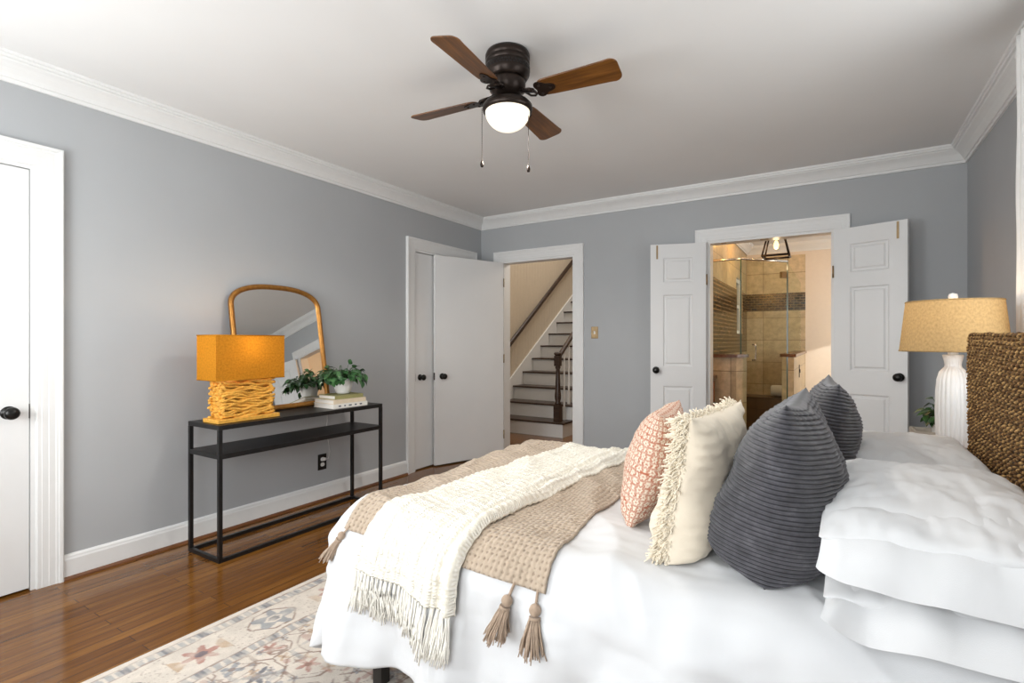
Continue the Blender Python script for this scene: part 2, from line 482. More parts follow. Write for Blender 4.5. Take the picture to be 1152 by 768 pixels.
class MB:
    """collects shapes; build() links them as ONE mesh object"""

    def __init__(self):
        self.bm = bmesh.new()
        self.uv = self.bm.loops.layers.uv.new('UVMap')
        self.hasuv = False
        self.cl = None

    def box(self, x0, y0, z0, x1, y1, z1, mat=None, bev=0.0):
        vs = [self.bm.verts.new(p) for p in ((x0, y0, z0), (x1, y0, z0), (x1, y1, z0), (x0, y1, z0),
                                             (x0, y0, z1), (x1, y0, z1), (x1, y1, z1), (x0, y1, z1))]
        fs = [self.bm.faces.new([vs[i] for i in q]) for q in
              ((3, 2, 1, 0), (4, 5, 6, 7), (0, 1, 5, 4), (1, 2, 6, 5), (2, 3, 7, 6), (3, 0, 4, 7))]
        if bev:
            es = list({e for f in fs for e in f.edges})
            r = bmesh.ops.bevel(self.bm, geom=es, offset=bev, segments=2, affect='EDGES', profile=0.7)
            vs = [v for v in {v for f in r['faces'] for v in f.verts} | set(v for v in vs if v.is_valid)]
        if mat is not None:
            for v in set(vs):
                if v.is_valid:
                    v.co = mat @ v.co
        return self

    def loft(self, rings, closed=True, cap=True, smooth=True):
        """rings: list of lists of points with equal length"""
        vr = [[self.bm.verts.new(p) for p in r] for r in rings]
        n = len(vr[0])
        for i in range(len(vr) - 1):
            for j in range(n if closed else n - 1):
                k = (j + 1) % n
                f = self.bm.faces.new((vr[i][j], vr[i][k], vr[i + 1][k], vr[i + 1][j]))
                f.smooth = smooth
        if cap and closed:
            for r, rev in ((vr[0], True), (vr[-1], False)):
                try:
                    self.bm.faces.new(list(reversed(r)) if rev else r)
                except ValueError:
                    pass
        return self

    def lathe(self, prof, c=(0, 0, 0), seg=32, radmod=None, cap=True, rot=None):
        rings = []
        for r, z in prof:
            ring = []
            for j in range(seg):
                a = 2 * PI * j / seg
                rr = max(r, 1e-5) * (radmod(a, z) if radmod else 1)
                p = Vector((rr * math.cos(a), rr * math.sin(a), z))
                if rot is not None:
                    p = rot @ p
                ring.append(p + Vector(c))
            rings.append(ring)
        return self.loft(rings, True, cap)

    def tube(self, path, rad, seg=8, cap=True, radf=None):
        path = [Vector(p) for p in path]
        rings = []
        up = Vector((0, 0, 1))
        for i, p in enumerate(path):
            d = (path[min(i + 1, len(path) - 1)] - path[max(i - 1, 0)]).normalized()
            u = d.cross(up)
            if u.length < 1e-3:
                u = d.cross(Vector((1, 0, 0)))
            u.normalize()
            w = d.cross(u).normalized()
            r = rad * (radf(i / (len(path) - 1)) if radf else 1)
            rings.append([p + (u * math.cos(2 * PI * j / seg) + w * math.sin(2 * PI * j / seg)) * r for j in range(seg)])
        return self.loft(rings, True, cap)

    def ball(self, c, r, seg=16, sx=1, sy=1, sz=1):
        prof = [(r * math.sin(PI * i / 10), -r * math.cos(PI * i / 10)) for i in range(11)]
        rings = []
        for rr, z in prof:
            rr = max(rr, 1e-5)
            rings.append([(c[0] + sx * rr * math.cos(2 * PI * j / seg), c[1] + sy * rr * math.sin(2 * PI * j / seg), c[2] + sz * z) for j in range(seg)])
        return self.loft(rings, True, True)

    def sheet(self, fn, nu, nv, closed_u=False, uvs=(1, 1), col=None, thick=None):
        """grid of fn(u, v) -> point, u v in 0..1, with UV (u, v) * uvs"""
        self.hasuv = True
        if col and self.cl is None:
            self.cl = self.bm.verts.layers.float_color.new('Col')
        vs = []
        for j in range(nv + 1):
            row = []
            for i in range(nu if closed_u else nu + 1):
                u, v = i / nu, j / nv
                q = self.bm.verts.new(fn(u, v))
                if col:
                    q[self.cl] = (*col(u, v), 1)
                row.append(q)
            vs.append(row)
        n = len(vs[0])
        for j in range(nv):
            for i in range(nu):
                k = (i + 1) % n
                f = self.bm.faces.new((vs[j][i], vs[j][k], vs[j + 1][k], vs[j + 1][i]))
                f.smooth = True
                for lp, (a, c) in zip(f.loops, ((i, j), (i + 1, j), (i + 1, j + 1), (i, j + 1))):
                    lp[self.uv].uv = (a / nu * uvs[0], c / nv * uvs[1])
        return self

    def xf(self, mat):
        bmesh.ops.transform(self.bm, matrix=mat, verts=self.bm.verts)
        return self

    def build(self, name, mat, parent=None, weld=0.0, normals=True, bevel=0.0, sub=0, solid=0.0, auto=None):
        bm = self.bm
        if weld:
            bmesh.ops.remove_doubles(bm, verts=bm.verts, dist=weld)
        if normals:
            bmesh.ops.recalc_face_normals(bm, faces=bm.faces)
        if not self.hasuv:
            for f in bm.faces:
                n = f.normal
                ax = max(range(3), key=lambda i: abs(n[i]))
                a, c = ((1, 2), (0, 2), (0, 1))[ax]
                for lp in f.loops:
                    lp[self.uv].uv = (lp.vert.co[a], lp.vert.co[c])
        me = bpy.data.meshes.new(name)
        bm.to_mesh(me)
        bm.free()
        me.materials.append(mat)
        o = bpy.data.objects.new(name, me)
        COL.objects.link(o)
        if parent is not None:
            adopt(o, parent)
        if solid:
            md = o.modifiers.new('solid', 'SOLIDIFY')
            md.thickness = solid
            md.offset = 0
        if bevel:
            md = o.modifiers.new('bevel', 'BEVEL')
            md.width = bevel
            md.segments = 2
            md.limit_method = 'ANGLE'
        if sub:
            md = o.modifiers.new('sub', 'SUBSURF')
            md.levels = md.render_levels = sub
        return o


WM = {}


def wmat(o):
    m = Matrix.LocRotScale(o.location, o.rotation_euler, o.scale)
    if o.parent is not None:
        m = wmat(o.parent) @ o.matrix_parent_inverse @ m
    return m


def adopt(o, parent):
    """child built in world coordinates"""
    o.parent = parent
    o.matrix_parent_inverse = wmat(parent).inverted()


def tag(o, label=None, cat=None, group=None, kind=None):
    if label:
        o['label'] = label
    if cat:
        o['category'] = cat
    if group:
        o['group'] = group
    if kind:
        o['kind'] = kind
    return o


def thing(name, label, cat, loc=(0, 0, 0), group=None, kind=None):
    o = bpy.data.objects.new(name, None)
    COL.objects.link(o)
    o.location = loc
    o.empty_display_size = 0.05
    return tag(o, label, cat, group, kind)


def struct(name, mb, mat, label, cat, **kw):
    return tag(mb.build(name, mat, **kw), label, cat, kind='structure')


def fbm(p, sc, seed=0.0):
    return noise.noise(Vector((p[0] * sc + seed, p[1] * sc + seed * 1.7, (p[2] if len(p) > 2 else 0) * sc - seed)))

# ------------------------------------------------------------------ the room shell
WT = 0.12


def wall_boxes(axis, a0, a1, c0, c1, z0, z1, holes):
    """wall running along axis ('x' or 'y') from a0 to a1, thickness c0..c1, rectangular holes (s, e, zb, zt)"""
    mb = MB()

    def bx(s, e, zb, zt):
        if e - s < 1e-4 or zt - zb < 1e-4:
            return
        if axis == 'x':
            mb.box(s, c0, zb, e, c1, zt)
        else:
            mb.box(c0, s, zb, c1, e, zt)
    cur = a0
    for s, e, zb, zt in sorted(holes):
        bx(cur, s, z0, z1)
        bx(s, e, z0, zb)
        bx(s, e, zt, z1)
        cur = e
    bx(cur, a1, z0, z1)
    return mb


DH = 2.05
HALLH = 5.0
# floor
struct('floor', MB().box(-0.8, RY0 - WT, -0.1, RX1 + WT, RY1 + 0.06, 0).box(-0.8, RY1 + 0.06, -0.1, 1.72, 10.2, 0), M['floor'],
       'polished brown oak strip floor of the bedroom and hall', 'floor')
struct('floor_bath', MB().box(1.74, RY1 + 0.06, -0.1, 4.3, 8.1, -0.001), M['bathfloor'], 'beige tiled floor of the bathroom behind the double door', 'floor')
struct('ceiling', MB().box(-0.1, RY0 - WT, H, RX1 + WT, RY1 + WT, H + 0.1), M['ceil'], 'smooth white bedroom ceiling carrying the fan', 'ceiling')
struct('ceiling_bath', MB().box(1.7, RY1 + WT, H, 4.3, 8.1, H + 0.1), M['ceil'], 'bathroom ceiling above the lantern', 'ceiling')
# bedroom walls
D1 = (0.05, 0.89)
D2 = (3.545, 4.40)
struct('wall_left', wall_boxes('y', RY0 - WT, RY1 + WT, -WT, 0, 0, H, [(*D1, 0, DH), (*D2, 0, DH)]), M['wall'],
       'grey painted wall behind the black console table', 'wall')
HD = (0.28, 1.12)
BD = (2.37, 3.28)
struct('wall_back', wall_boxes('x', 0, RX1 + WT, RY1, RY1 + WT, 0, H, [(*HD, 0, DH), (*BD, 0, DH)]), M['wall'],
       'grey painted wall with the hall doorway and the bathroom doorway', 'wall')
WR = (1.45, 2.95, 0.95, 2.15)
struct('wall_right', wall_boxes('y', RY0 - WT, RY1, RX1, RX1 + WT, 0, H, [WR]), M['wall'], 'grey painted wall behind the headboard and nightstand lamp', 'wall')
WF1, WF2 = (0.40, 1.50, 0.78, 2.12), (2.10, 3.40, 0.78, 2.12)
struct('wall_front', wall_boxes('x', 0, RX1, RY0 - WT, RY0, 0, H, [WF1, WF2]), M['wall'], 'grey wall with two added windows behind the camera', 'wall')
# closets behind the left doors
struct('wall_closet', MB().box(-0.16, D1[0] - 0.1, 0, -0.125, D1[1] + 0.1, H).box(-0.16, D2[0] - 0.1, 0, -0.125, D2[1] + 0.1, H), M['white'],
       'closet backs behind the two flush doors', 'wall')


def window(n, axis, c0, c1, hole, label):
    s, e, zb, zt = hole
    fr = MB()

    def bx(mb, a, b_, z0, z1, q0, q1):
        if axis == 'x':
            mb.box(a, q0, z0, b_, q1, z1)
        else:
            mb.box(q0, a, z0, q1, b_, z1)
    w = 0.045
    q0, q1 = c0 + 0.03, c1 - 0.03
    bx(fr, s, s + w, zb, zt, q0, q1)
    bx(fr, e - w, e, zb, zt, q0, q1)
    bx(fr, s + w, e - w, zb, zb + w, q0, q1)
    bx(fr, s + w, e - w, zt - w, zt, q0, q1)
    mid = (zb + zt) / 2
    bx(fr, s + w, e - w, mid - 0.02, mid + 0.02, q0, q1)
    o = tag(fr.build('window_%d' % n, M['white']), label, 'window', kind='structure')
    g = MB()
    qm = (q0 + q1) / 2
    bx(g, s + w, e - w, zb + w, zt - w, qm - 0.002, qm + 0.002)
    g.build('pane', M['pane'], o)
    return o


window(1, 'x', RY0 - WT, RY0, WF1, 'narrower white sash window added behind the camera to light the room')
window(2, 'x', RY0 - WT, RY0, WF2, 'wider white sash window added behind the camera to light the room')
window(3, 'y', RX1, RX1 + WT, WR, 'white sash window behind the headboard')

# crown moulding: one profile mitred round the bedroom
CP = [(0.0, -0.115), (0.012, -0.115), (0.014, -0.098), (0.022, -0.096), (0.026, -0.088), (0.032, -0.078), (0.046, -0.060),
      (0.062, -0.046), (0.074, -0.038), (0.078, -0.030), (0.088, -0.028), (0.090, -0.016), (0.098, -0.014), (0.100, 0.0), (0.0, 0.0)]


def crown_loop(x0, y0, x1, y1, zt):
    return [[(x0 + d, y0 + d, zt + z) for d, z in CP], [(x1 - d, y0 + d, zt + z) for d, z in CP],
            [(x1 - d, y1 - d, zt + z) for d, z in CP], [(x0 + d, y1 - d, zt + z) for d, z in CP], [(x0 + d, y0 + d, zt + z) for d, z in CP]]


struct('trim_1', MB().loft(crown_loop(0, RY0, RX1, RY1, H), True, False, smooth=False), M['white'], 'white crown moulding round the bedroom ceiling', 'moulding', weld=1e-4)


def baseboard(name, segs, label):
    """segs: (axis, a0, a1, wall coordinate, inward sign)"""
    P = [(0.0, 0.0), (0.016, 0.0), (0.016, 0.100), (0.013, 0.108), (0.012, 0.116), (0.006, 0.124), (0.0, 0.126)]
    S = [(0.016, 0.0), (0.030, 0.0), (0.0285, 0.008), (0.024, 0.014), (0.016, 0.017)]
    mb, sb = MB(), MB()
    for ax, a0, a1, w, sg in segs:
        for prof, t in ((P, mb), (S, sb)):
            r = []
            for a in (a0, a1):
                r.append([((w + sg * d, a, z) if ax == 'y' else (a, w + sg * d, z)) for d, z in prof])
            t.loft(r, True, True, smooth=False)
    o = struct(name, mb, M['white'], label, 'baseboard')
    tag(sb.build('shoe_moulding', M['shoe'], o), 'narrow brown wood shoe strip along the floor')
    return o


CW = 0.105
baseboard('baseboard_left', [('y', D1[1] + CW, D2[0] - CW, 0, 1), ('y', RY0, D1[0] - CW, 0, 1), ('y', D2[1] + CW, RY1 - 0.016, 0, 1)],
          'white baseboard under the console table wall')
baseboard('baseboard_back', [('x', 0.0, HD[0] - CW, RY1, -1), ('x', HD[1] + CW, BD[0] - CW, RY1, -1), ('x', BD[1] + CW, RX1 - 0.016, RY1, -1)],
          'white baseboard between the hall doorway and bathroom doorway')
baseboard('baseboard_right', [('y', RY0, RY1 - 0.016, RX1, -1)], 'white baseboard behind the bed and nightstand')
baseboard('baseboard_front', [('x', 0, RX1, RY0, 1)], 'white baseboard under the added windows behind the camera')


def casing(name, axis, s, e, zt, w, sg, label, depth=WT):
    """door casing on the wall face at coordinate w plus jamb lining; sg = room side"""
    P = [(0.0, 0.0), (0.0, 0.011), (0.006, 0.014), (0.020, 0.0145), (0.022, 0.016), (0.046, 0.0165), (0.048, 0.018), (0.072, 0.0185), (0.075, 0.0205),
         (0.084, 0.021), (0.086, 0.0255), (0.098, 0.027), (0.103, 0.025), (0.105, 0.0)]     # (outward from opening, thickness)

    def pt(a, d, z):
        return (w + sg * d, a, z) if axis == 'y' else (a, w + sg * d, z)
    mb = MB()
    mb.loft([[pt(s - o, d, 0) for o, d in P], [pt(s - o, d, zt + o) for o, d in P], [pt(e + o, d, zt + o) for o, d in P], [pt(e + o, d, 0) for o, d in P]],
            True, True, smooth=False)
    jt = 0.018

    def bx(a0, a1, z0, z1, d0, d1):
        c = sorted((w + sg * d0, w + sg * d1))
        if axis == 'y':
            mb.box(c[0], a0, z0, c[1], a1, z1)
        else:
            mb.box(a0, c[0], z0, a1, c[1], z1)
    bx(s, s + jt, 0, zt - jt, 0.002, -depth)
    bx(e - jt, e, 0, zt - jt, 0.002, -depth)
    bx(s, e, zt - jt, zt, 0.002, -depth)
    return struct(name, mb, M['white'], label, 'door casing')


casing('trim_2', 'y', *D1, DH, 0, 1, 'white stepped casing round the flush door at the left edge')
casing('trim_3', 'y', *D2, DH, 0, 1, 'white casing round the closed closet door behind the open door')
casing('trim_4', 'x', *HD, DH, RY1, -1, 'white casing round the hall doorway to the stairs')
casing('trim_5', 'x', *BD, DH, RY1, -1, 'white casing round the bathroom doorway')


def knob(parent, loc, axis, rose=True, name='door_knob', s=1.0):
    """round black knob; axis = unit vector out of the door face, loc on the face"""
    prof = [(0.030, 0.0), (0.031, 0.004), (0.026, 0.008), (0.013, 0.011), (0.011, 0.030), (0.016, 0.036), (0.026, 0.042), (0.0295, 0.052),
            (0.026, 0.062), (0.016, 0.068), (0.0, 0.070)]
    rot = Vector((0, 0, 1)).rotation_difference(Vector(axis)).to_matrix()
    mb = MB().lathe([(r * s, z * s) for r, z in prof], (0, 0, 0), 28, rot=rot)
    mb.xf(Matrix.Translation(loc))
    return tag(mb.build(name, M['knob'], parent), 'round black knob')


# door_1: flush door at the far left of the photograph (closed)
d = struct('door_1', MB().box(-0.040, D1[0] + 0.021, 0.012, -0.003, D1[1] - 0.021, DH - 0.022), M['door'],
           'white flush closet door at the left edge with oval black knob', 'door', bevel=0.002)
knob(d, (-0.003, D1[1] - 0.095, 0.865), (1, 0, 0))
tag(MB().box(-0.0035, D1[1] - 0.0225, 0.83, -0.0015, D1[1] - 0.0195, 0.90).build('latch_plate', M['bronze'], d), 'dark latch plate in the door gap')
# door_2: closed closet door beyond the console
d = struct('door_2', MB().box(-0.042, D2[0] + 0.021, 0.012, -0.006, D2[1] - 0.021, DH - 0.024), M['door'],
           'white flush closet door, closed, partly hidden behind the open door', 'door', bevel=0.002)
knob(d, (-0.006, D2[0] + 0.085, 0.865), (1, 0, 0), s=0.95)
tag(MB().box(-0.008, D2[0] + 0.012, 0.83, 0.001, D2[0] + 0.021, 0.90).build('latch_plate', M['bronze'], d), 'dark latch plate in the door gap')


def door_frame_matrix(hinge, dirv):
    """local x along the leaf from the hinge, local y = towards the seen face, z up"""
    dx = Vector((dirv[0], dirv[1], 0)).normalized()
    return dx


def placed(hinge, dx, ny):
    m = Matrix(((dx.x, ny.x, 0, hinge[0]), (dx.y, ny.y, 0, hinge[1]), (0, 0, 1, 0), (0, 0, 0, 1)))
    return m


# door_3: hall door standing open into the room
hx, hy = HD[0] + 0.002, RY1 - 0.024
dx = Vector((0.052 - 0.317, 3.80 - 4.575, 0)).normalized()
ny = Vector((-dx.y, dx.x, 0))
if ny.x < 0:
    ny = -ny
mt = placed((hx, hy), dx, ny)
dw = 0.83
d = struct('door_3', MB().box(0, 0, 0.012, dw, 0.035, DH - 0.020).xf(mt), M['door'], 'white flush hall door standing open against the closet', 'door', bevel=0.002)
n3 = Vector(ny)
knob(d, mt @ Vector((dw - 0.075, 0.035, 0.865)), n3, s=0.95)
tag(MB().box(dw - 0.0005, 0.006, 0.83, dw + 0.0015, 0.029, 0.90).xf(mt).build('latch_plate', M['bronze'], d), 'dark latch plate on the door edge')
hb = MB()
for z in (0.22, 1.02, 1.82):
    hb.lathe([(0.006, z - 0.045), (0.006, z + 0.045)], (0.0, 0.040, 0), 10)
tag(hb.xf(mt).build('hinge', M['brass'], d), 'small brass hinges')


def panel_leaf(name, hinge, dirv, w, label, knob_in, bolt=True):
    dx = Vector((dirv[0], dirv[1], 0)).normalized()
    ny = Vector((-dx.y, dx.x, 0))
    if ny.y > 0:
        ny = -ny
    mt = placed(hinge, dx, ny)
    t, h0, h1 = 0.035, 0.012, DH - 0.018
    st = 0.105
    rows = [(0.20, 0.90), (1.04, 1.56), (1.685, 1.905)]
    rows = [(0.16, 0.82), (0.985, 1.60), (1.705, 1.915)]
    mb = MB()
    mb.box(0.002, 0.010, h0 + 0.002, w - 0.002, t - 0.010, h1 - 0.002)
    mb.box(0, 0, h0, st, t, h1)
    mb.box(w - st, 0, h0, w, t, h1)
    zs = [h0] + [z for r in rows for z in r] + [h1]
    for i in range(0, len(zs), 2):
        mb.box(st, 0, zs[i], w - st, t, zs[i + 1])
    d = tag(mb.xf(mt).build(name, M['door']), label, 'door', kind='structure')
    for z0, z1 in rows:
        pb = MB()
        for s0, yb, yf in ((1, t - 0.0105, t - 0.002), (-1, 0.0105, 0.002)):
            a = [(st, z0), (w - st, z0), (w - st, z1), (st, z1)]

            def ring(ins, y):
                return [(st + ins, y, z0 + ins), (w - st - ins, y, z0 + ins), (w - st - ins, y, z1 - ins), (st + ins, y, z1 - ins)]
            e = t if s0 > 0 else 0
            pb.loft([ring(0.0, e), ring(0.006, e - s0 * 0.004), ring(0.010, yb), ring(0.022, yb), ring(0.034, yf), ring(0.05, yf)], True, False, smooth=False)
            pb.bm.faces.new([pb.bm.verts.new(q) for q in ring(0.05, yf)])
        pb.xf(mt).build('panel', M['door'], d)
    knob(d, mt @ Vector((knob_in, t, 0.955)), ny, s=0.95)
    if bolt:
        tag(MB().box(w - 0.062, t - 0.001, h1 - 0.125, w - 0.048, t + 0.003, h1 - 0.008).xf(mt).build('flush_bolt', M['brass'], d), 'slim metal flush bolt near the top')
    for z in (0.25, 1.72):
        tag(MB().lathe([(0.006, z - 0.045), (0.006, z + 0.045)], (-0.004, t + 0.004, 0), 10).xf(mt).build('hinge', M['brass'], d), 'brass hinge')
    return d


panel_leaf('door_4', (BD[0] - 0.012, RY1 - 0.036), (-0.455, -0.150), 0.452, 'white panelled bathroom door leaf opened towards the hall doorway', 0.452 - 0.045)
panel_leaf('door_5', (BD[1] + 0.012, RY1 - 0.036), (0.455, -0.165), 0.452, 'white panelled bathroom door leaf opened towards the nightstand', 0.452 - 0.045)
tag(MB().box(BD[0] + 0.10, RY1 + 0.02, DH - 0.021, BD[0] + 0.14, RY1 + 0.055, DH - 0.0175).box(BD[0] + 0.40, RY1 + 0.02, DH - 0.021, BD[0] + 0.46, RY1 + 0.055, DH - 0.0175)
    .build('trim_6', M['brass']), 'small metal strike plates under the bathroom door head', 'door strike', kind='structure')

# ------------------------------------------------------------------ hall with the stairs
XW = -0.66                                   # panelled stair wall
mb = MB()
y = RY1 + WT
prof = []
while y < 10.2:
    prof += [(y, 0.0), (y + 0.006, 0.004), (y + 0.080, 0.004), (y + 0.086, 0.0)]
    y += 0.086
mb.loft([[(XW + dd, yy, 0) for yy, dd in prof] + [(XW - 0.1, prof[-1][0], 0), (XW - 0.1, prof[0][0], 0)],
         [(XW + dd, yy, HALLH) for yy, dd in prof] + [(XW - 0.1, prof[-1][0], HALLH), (XW - 0.1, prof[0][0], HALLH)]], True, True, smooth=False)
struct('wall_stairs', mb, M['hall'], 'beige beadboard wall beside the staircase', 'wall')
struct('wall_hall', MB().box(XW - 0.1, 10.2, 0, 1.72, 10.3, HALLH).box(1.62, RY1 + WT, 0, 1.72, 10.2, HALLH)
       .box(XW - 0.1, RY1 + 0.02, 0, -WT - 0.005, RY1 + WT, HALLH).box(-WT - 0.005, RY1 + 0.06, H + 0.1, 1.62, RY1 + WT, HALLH), M['hall'],
       'beige hall walls beyond the open doorway', 'wall')
struct('ceiling_hall', MB().box(XW - 0.1, RY1 + 0.02, HALLH, 1.72, 10.3, HALLH + 0.1), M['ceil'], 'stairwell ceiling high above the hall', 'ceiling')

st = thing('staircase', 'white staircase with dark wood treads seen through the hall doorway', 'staircase', (-0.1, 5.75, 0))
RISE, RUN, SY, SX0, SX1 = 0.19, 0.272, 5.76, XW + 0.006, 0.42
NST = 13
for i in range(NST):
    z = RISE * (i + 1)
    y0 = SY + RUN * i
    xr = SX1 + (0.0 if i else 0.0)
    tr = MB()
    nose = [(y0 - 0.028, z - 0.022), (y0 - 0.034, z - 0.016), (y0 - 0.036, z - 0.012), (y0 - 0.034, z - 0.006), (y0 - 0.028, z), (y0 + RUN + 0.001, z), (y0 + RUN + 0.001, z - 0.022)]
    tr.loft([[(SX0 + 0.024, yy, zz) for yy, zz in nose], [(xr + 0.025, yy, zz) for yy, zz in nose]], True, True, smooth=False)
    tr.build('tread', M['tread'], st)
    MB().box(SX0 + 0.024, y0, z - RISE + (0 if i == 0 else 0), xr, y0 + 0.02, z - 0.022).build('riser', M['white'], st)
# closed side under the steps, stepped
sd = MB()
for i in range(NST):
    sd.box(SX1 - 0.02, SY + RUN * i + 0.02, 0, SX1 - 0.002, SY + RUN * (i + 1) + 0.02, RISE * (i + 1) - 0.022)
sd.build('side_panel', M['white'], st)
sk = MB()
a, c = (SY - 0.06, 0.19 + 0.20 - 0.04), (SY + RUN * NST, RISE * NST + 0.20)
sk.loft([[(SX0, a[0], 0.0), (SX0, a[0], a[1] - 0.05), (SX0, a[0] + 0.03, a[1]), (SX0, c[0], c[1] + 0.02), (SX0, c[0], c[1] - 0.5)],
         [(SX0 + 0.022, a[0], 0.0), (SX0 + 0.022, a[0], a[1] - 0.05), (SX0 + 0.022, a[0] + 0.03, a[1]), (SX0 + 0.022, c[0], c[1] + 0.02), (SX0 + 0.022, c[0], c[1] - 0.5)]], True, True, smooth=False)
tag(sk.build('skirt_board', M['white'], st), 'sloping cream skirt board on the wall side')
NX, NY = 0.325, SY + 0.055
nb = MB()
nb.box(NX - 0.042, NY - 0.042, RISE, NX + 0.042, NY + 0.042, RISE + 0.22)
nb.lathe([(0.040, RISE + 0.22), (0.044, RISE + 0.235), (0.030, RISE + 0.25), (0.040, RISE + 0.29), (0.042, RISE + 0.33), (0.033, RISE + 0.42), (0.026, RISE + 0.60), (0.024, RISE + 0.66),
          (0.034, RISE + 0.675), (0.034, RISE + 0.69), (0.028, RISE + 0.70)], (NX, NY, 0), 20)
nb.box(NX - 0.036, NY - 0.036, RISE + 0.70, NX + 0.036, NY + 0.036, RISE + 0.83)
nb.lathe([(0.030, RISE + 0.83), (0.046, RISE + 0.845), (0.050, RISE + 0.86), (0.044, RISE + 0.872), (0.0, RISE + 0.876)], (NX, NY, 0), 20)
tag(nb.build('newel_post', M['tread'], st), 'dark turned newel post at the foot of the stairs')
slope = RISE / RUN
z0r = RISE + 0.80
y1r = SY + RUN * NST - 0.1


def railz(y):
    return z0r + (y - NY) * slope


hr = MB()
RP = [(-0.030, -0.012), (-0.022, 0.022), (-0.008, 0.034), (0.008, 0.034), (0.022, 0.022), (0.030, -0.012), (0.020, -0.022), (-0.020, -0.022)]
hr.loft([[(NX + dx_, NY + 0.03, railz(NY + 0.03) + dz_) for dx_, dz_ in RP], [(NX + dx_, y1r, railz(y1r) + dz_) for dx_, dz_ in RP]], True, True, smooth=False)
tag(hr.build('handrail', M['tread'], st), 'dark sloping handrail over white balusters')
for i in range(NST - 1):
    for q in (0.10, 0.235):
        yy = SY + RUN * i + q
        zb, zt = RISE * (i + 1), railz(yy) - 0.018
        if yy < NY + 0.06:
            continue
        bb = MB()
        bb.box(NX - 0.016, yy - 0.016, zb, NX + 0.016, yy + 0.016, zb + 0.16)
        bb.lathe([(0.014, zb + 0.16), (0.017, zb + 0.17), (0.011, zb + 0.185), (0.016, zb + 0.23), (0.012, zb + 0.36), (0.009, zt - 0.02), (0.009, zt)], (NX, yy, 0), 10)
        bb.build('baluster', M['white'], st)
wr = thing('wall_handrail', 'dark sloping handrail fixed to the beadboard stair wall', 'handrail', (XW + 0.07, 6.2, 1.2))
wb = MB()
ya, yb = 5.3, 9.0


def wz(y):
    return 1.21 + (y - 6.19) * slope


wb.loft([[(XW + 0.075 + dx_ * 0.9, ya, wz(ya) + dz_ * 1.35) for dx_, dz_ in RP], [(XW + 0.075 + dx_ * 0.9, yb, wz(yb) + dz_ * 1.35) for dx_, dz_ in RP]], True, True, smooth=False)
wb.build('rail', M['tread'], wr)
for yy in (5.6, 6.5, 7.4, 8.3):
    MB().tube([(XW + 0.003, yy, wz(yy) - 0.07), (XW + 0.05, yy, wz(yy) - 0.07), (XW + 0.075, yy, wz(yy) - 0.025)], 0.008).build('bracket', M['bronze'], wr)

# ------------------------------------------------------------------ bathroom
SHX, YB = 2.23, 7.95
KF = 5.30                                    # front of the shower's knee wall
struct('wall_bath_left', MB().box(1.72, RY1 + WT, 0, 1.76, KF + 0.15, H).box(1.76, KF + 0.14, 0, SHX - 0.012, KF + 0.17, H), M['bathwall'],
       'warm painted bathroom wall beside the vanity', 'wall')
WB = (7.06, 7.57, 1.30, 2.02)
tw = wall_boxes('y', KF + 0.14, YB, SHX - 0.12, SHX - 0.006, 0, H, [WB])
struct('wall_shower', tw, M['travertine'], 'travertine tiled shower wall with a narrow window', 'wall')
ms = wall_boxes('y', KF + 0.14, YB - 0.006, SHX - 0.006, SHX, 1.06, 1.86, [(WB[0], WB[1], WB[2], 1.86)])
ms.box(SHX - 0.006, WB[1] + 0.02, 1.86, SHX, WB[1] + 0.03, 1.9)
struct('trim_7', ms, M['mosaicwide'], 'field of small brown mosaic tiles beside the shower window', 'mosaic')
o = window(4, 'y', SHX - 0.12, SHX - 0.006, WB, 'narrow bright window in the tiled shower wall')
struct('wall_bath_back', MB().box(SHX - 0.12, YB, 0, 4.3, YB + 0.12, H), M['bathwall'], 'warm painted wall at the far end of the bathroom', 'wall')
struct('wall_shower_back', MB().box(SHX, YB - 0.012, 0, 2.95, YB, H - 0.16), M['travertine'], 'pale travertine tiled back wall of the shower', 'wall')
struct('trim_8', MB().box(SHX, YB - 0.017, 1.62, 2.95, YB - 0.012, 1.86), M['mosaic'], 'brown mosaic band across the shower back wall', 'mosaic')
struct('wall_bath_right', wall_boxes('y', RY1 + WT, YB, 4.2, 4.3, 0, H, [(6.45, 7.35, 0.9, 2.1)]), M['bathwall'], 'bathroom wall on the hidden right side', 'wall')
window(5, 'y', 4.2, 4.3, (6.45, 7.35, 0.9, 2.1), 'white sash window on the hidden bathroom side wall')
struct('trim_9', MB().loft(crown_loop(SHX, RY1 + WT, 4.2, YB, H), True, False, smooth=False), M['white'], 'white crown moulding round the bathroom ceiling', 'moulding', weld=1e-4)
# knee walls
kx = 2.49
kn = MB().loft([[(1.762, KF, z), (kx, KF, z), (kx + 0.07, KF + 0.14, z), (1.762, KF + 0.14, z)] for z in (0, 1.045)], True, True, smooth=False)
struct('wall_knee_front', kn, M['travertine'], 'low tiled knee wall beside the vanity', 'wall')
struct('trim_10', MB().loft([[(1.762, KF - 0.02, z), (kx + 0.012, KF - 0.02, z), (kx + 0.09, KF + 0.16, z), (SHX + 0.002, KF + 0.16, z), (SHX + 0.002, KF + 0.137, z), (1.762, KF + 0.137, z)] for z in (1.046, 1.076)], True, True, smooth=False),
       M['darkstone'], 'brown stone cap on the knee wall by the vanity', 'stone cap')
ky = 5.78
kn = MB().loft([[(2.835, ky + 0.04, z), (2.945, ky - 0.02, z), (2.945, YB - 0.012, z), (2.835, YB - 0.012, z)] for z in (0, 1.045)], True, True, smooth=False)
struct('wall_knee_side', kn, M['travertine'], 'low tiled knee wall below the far glass panel', 'wall')
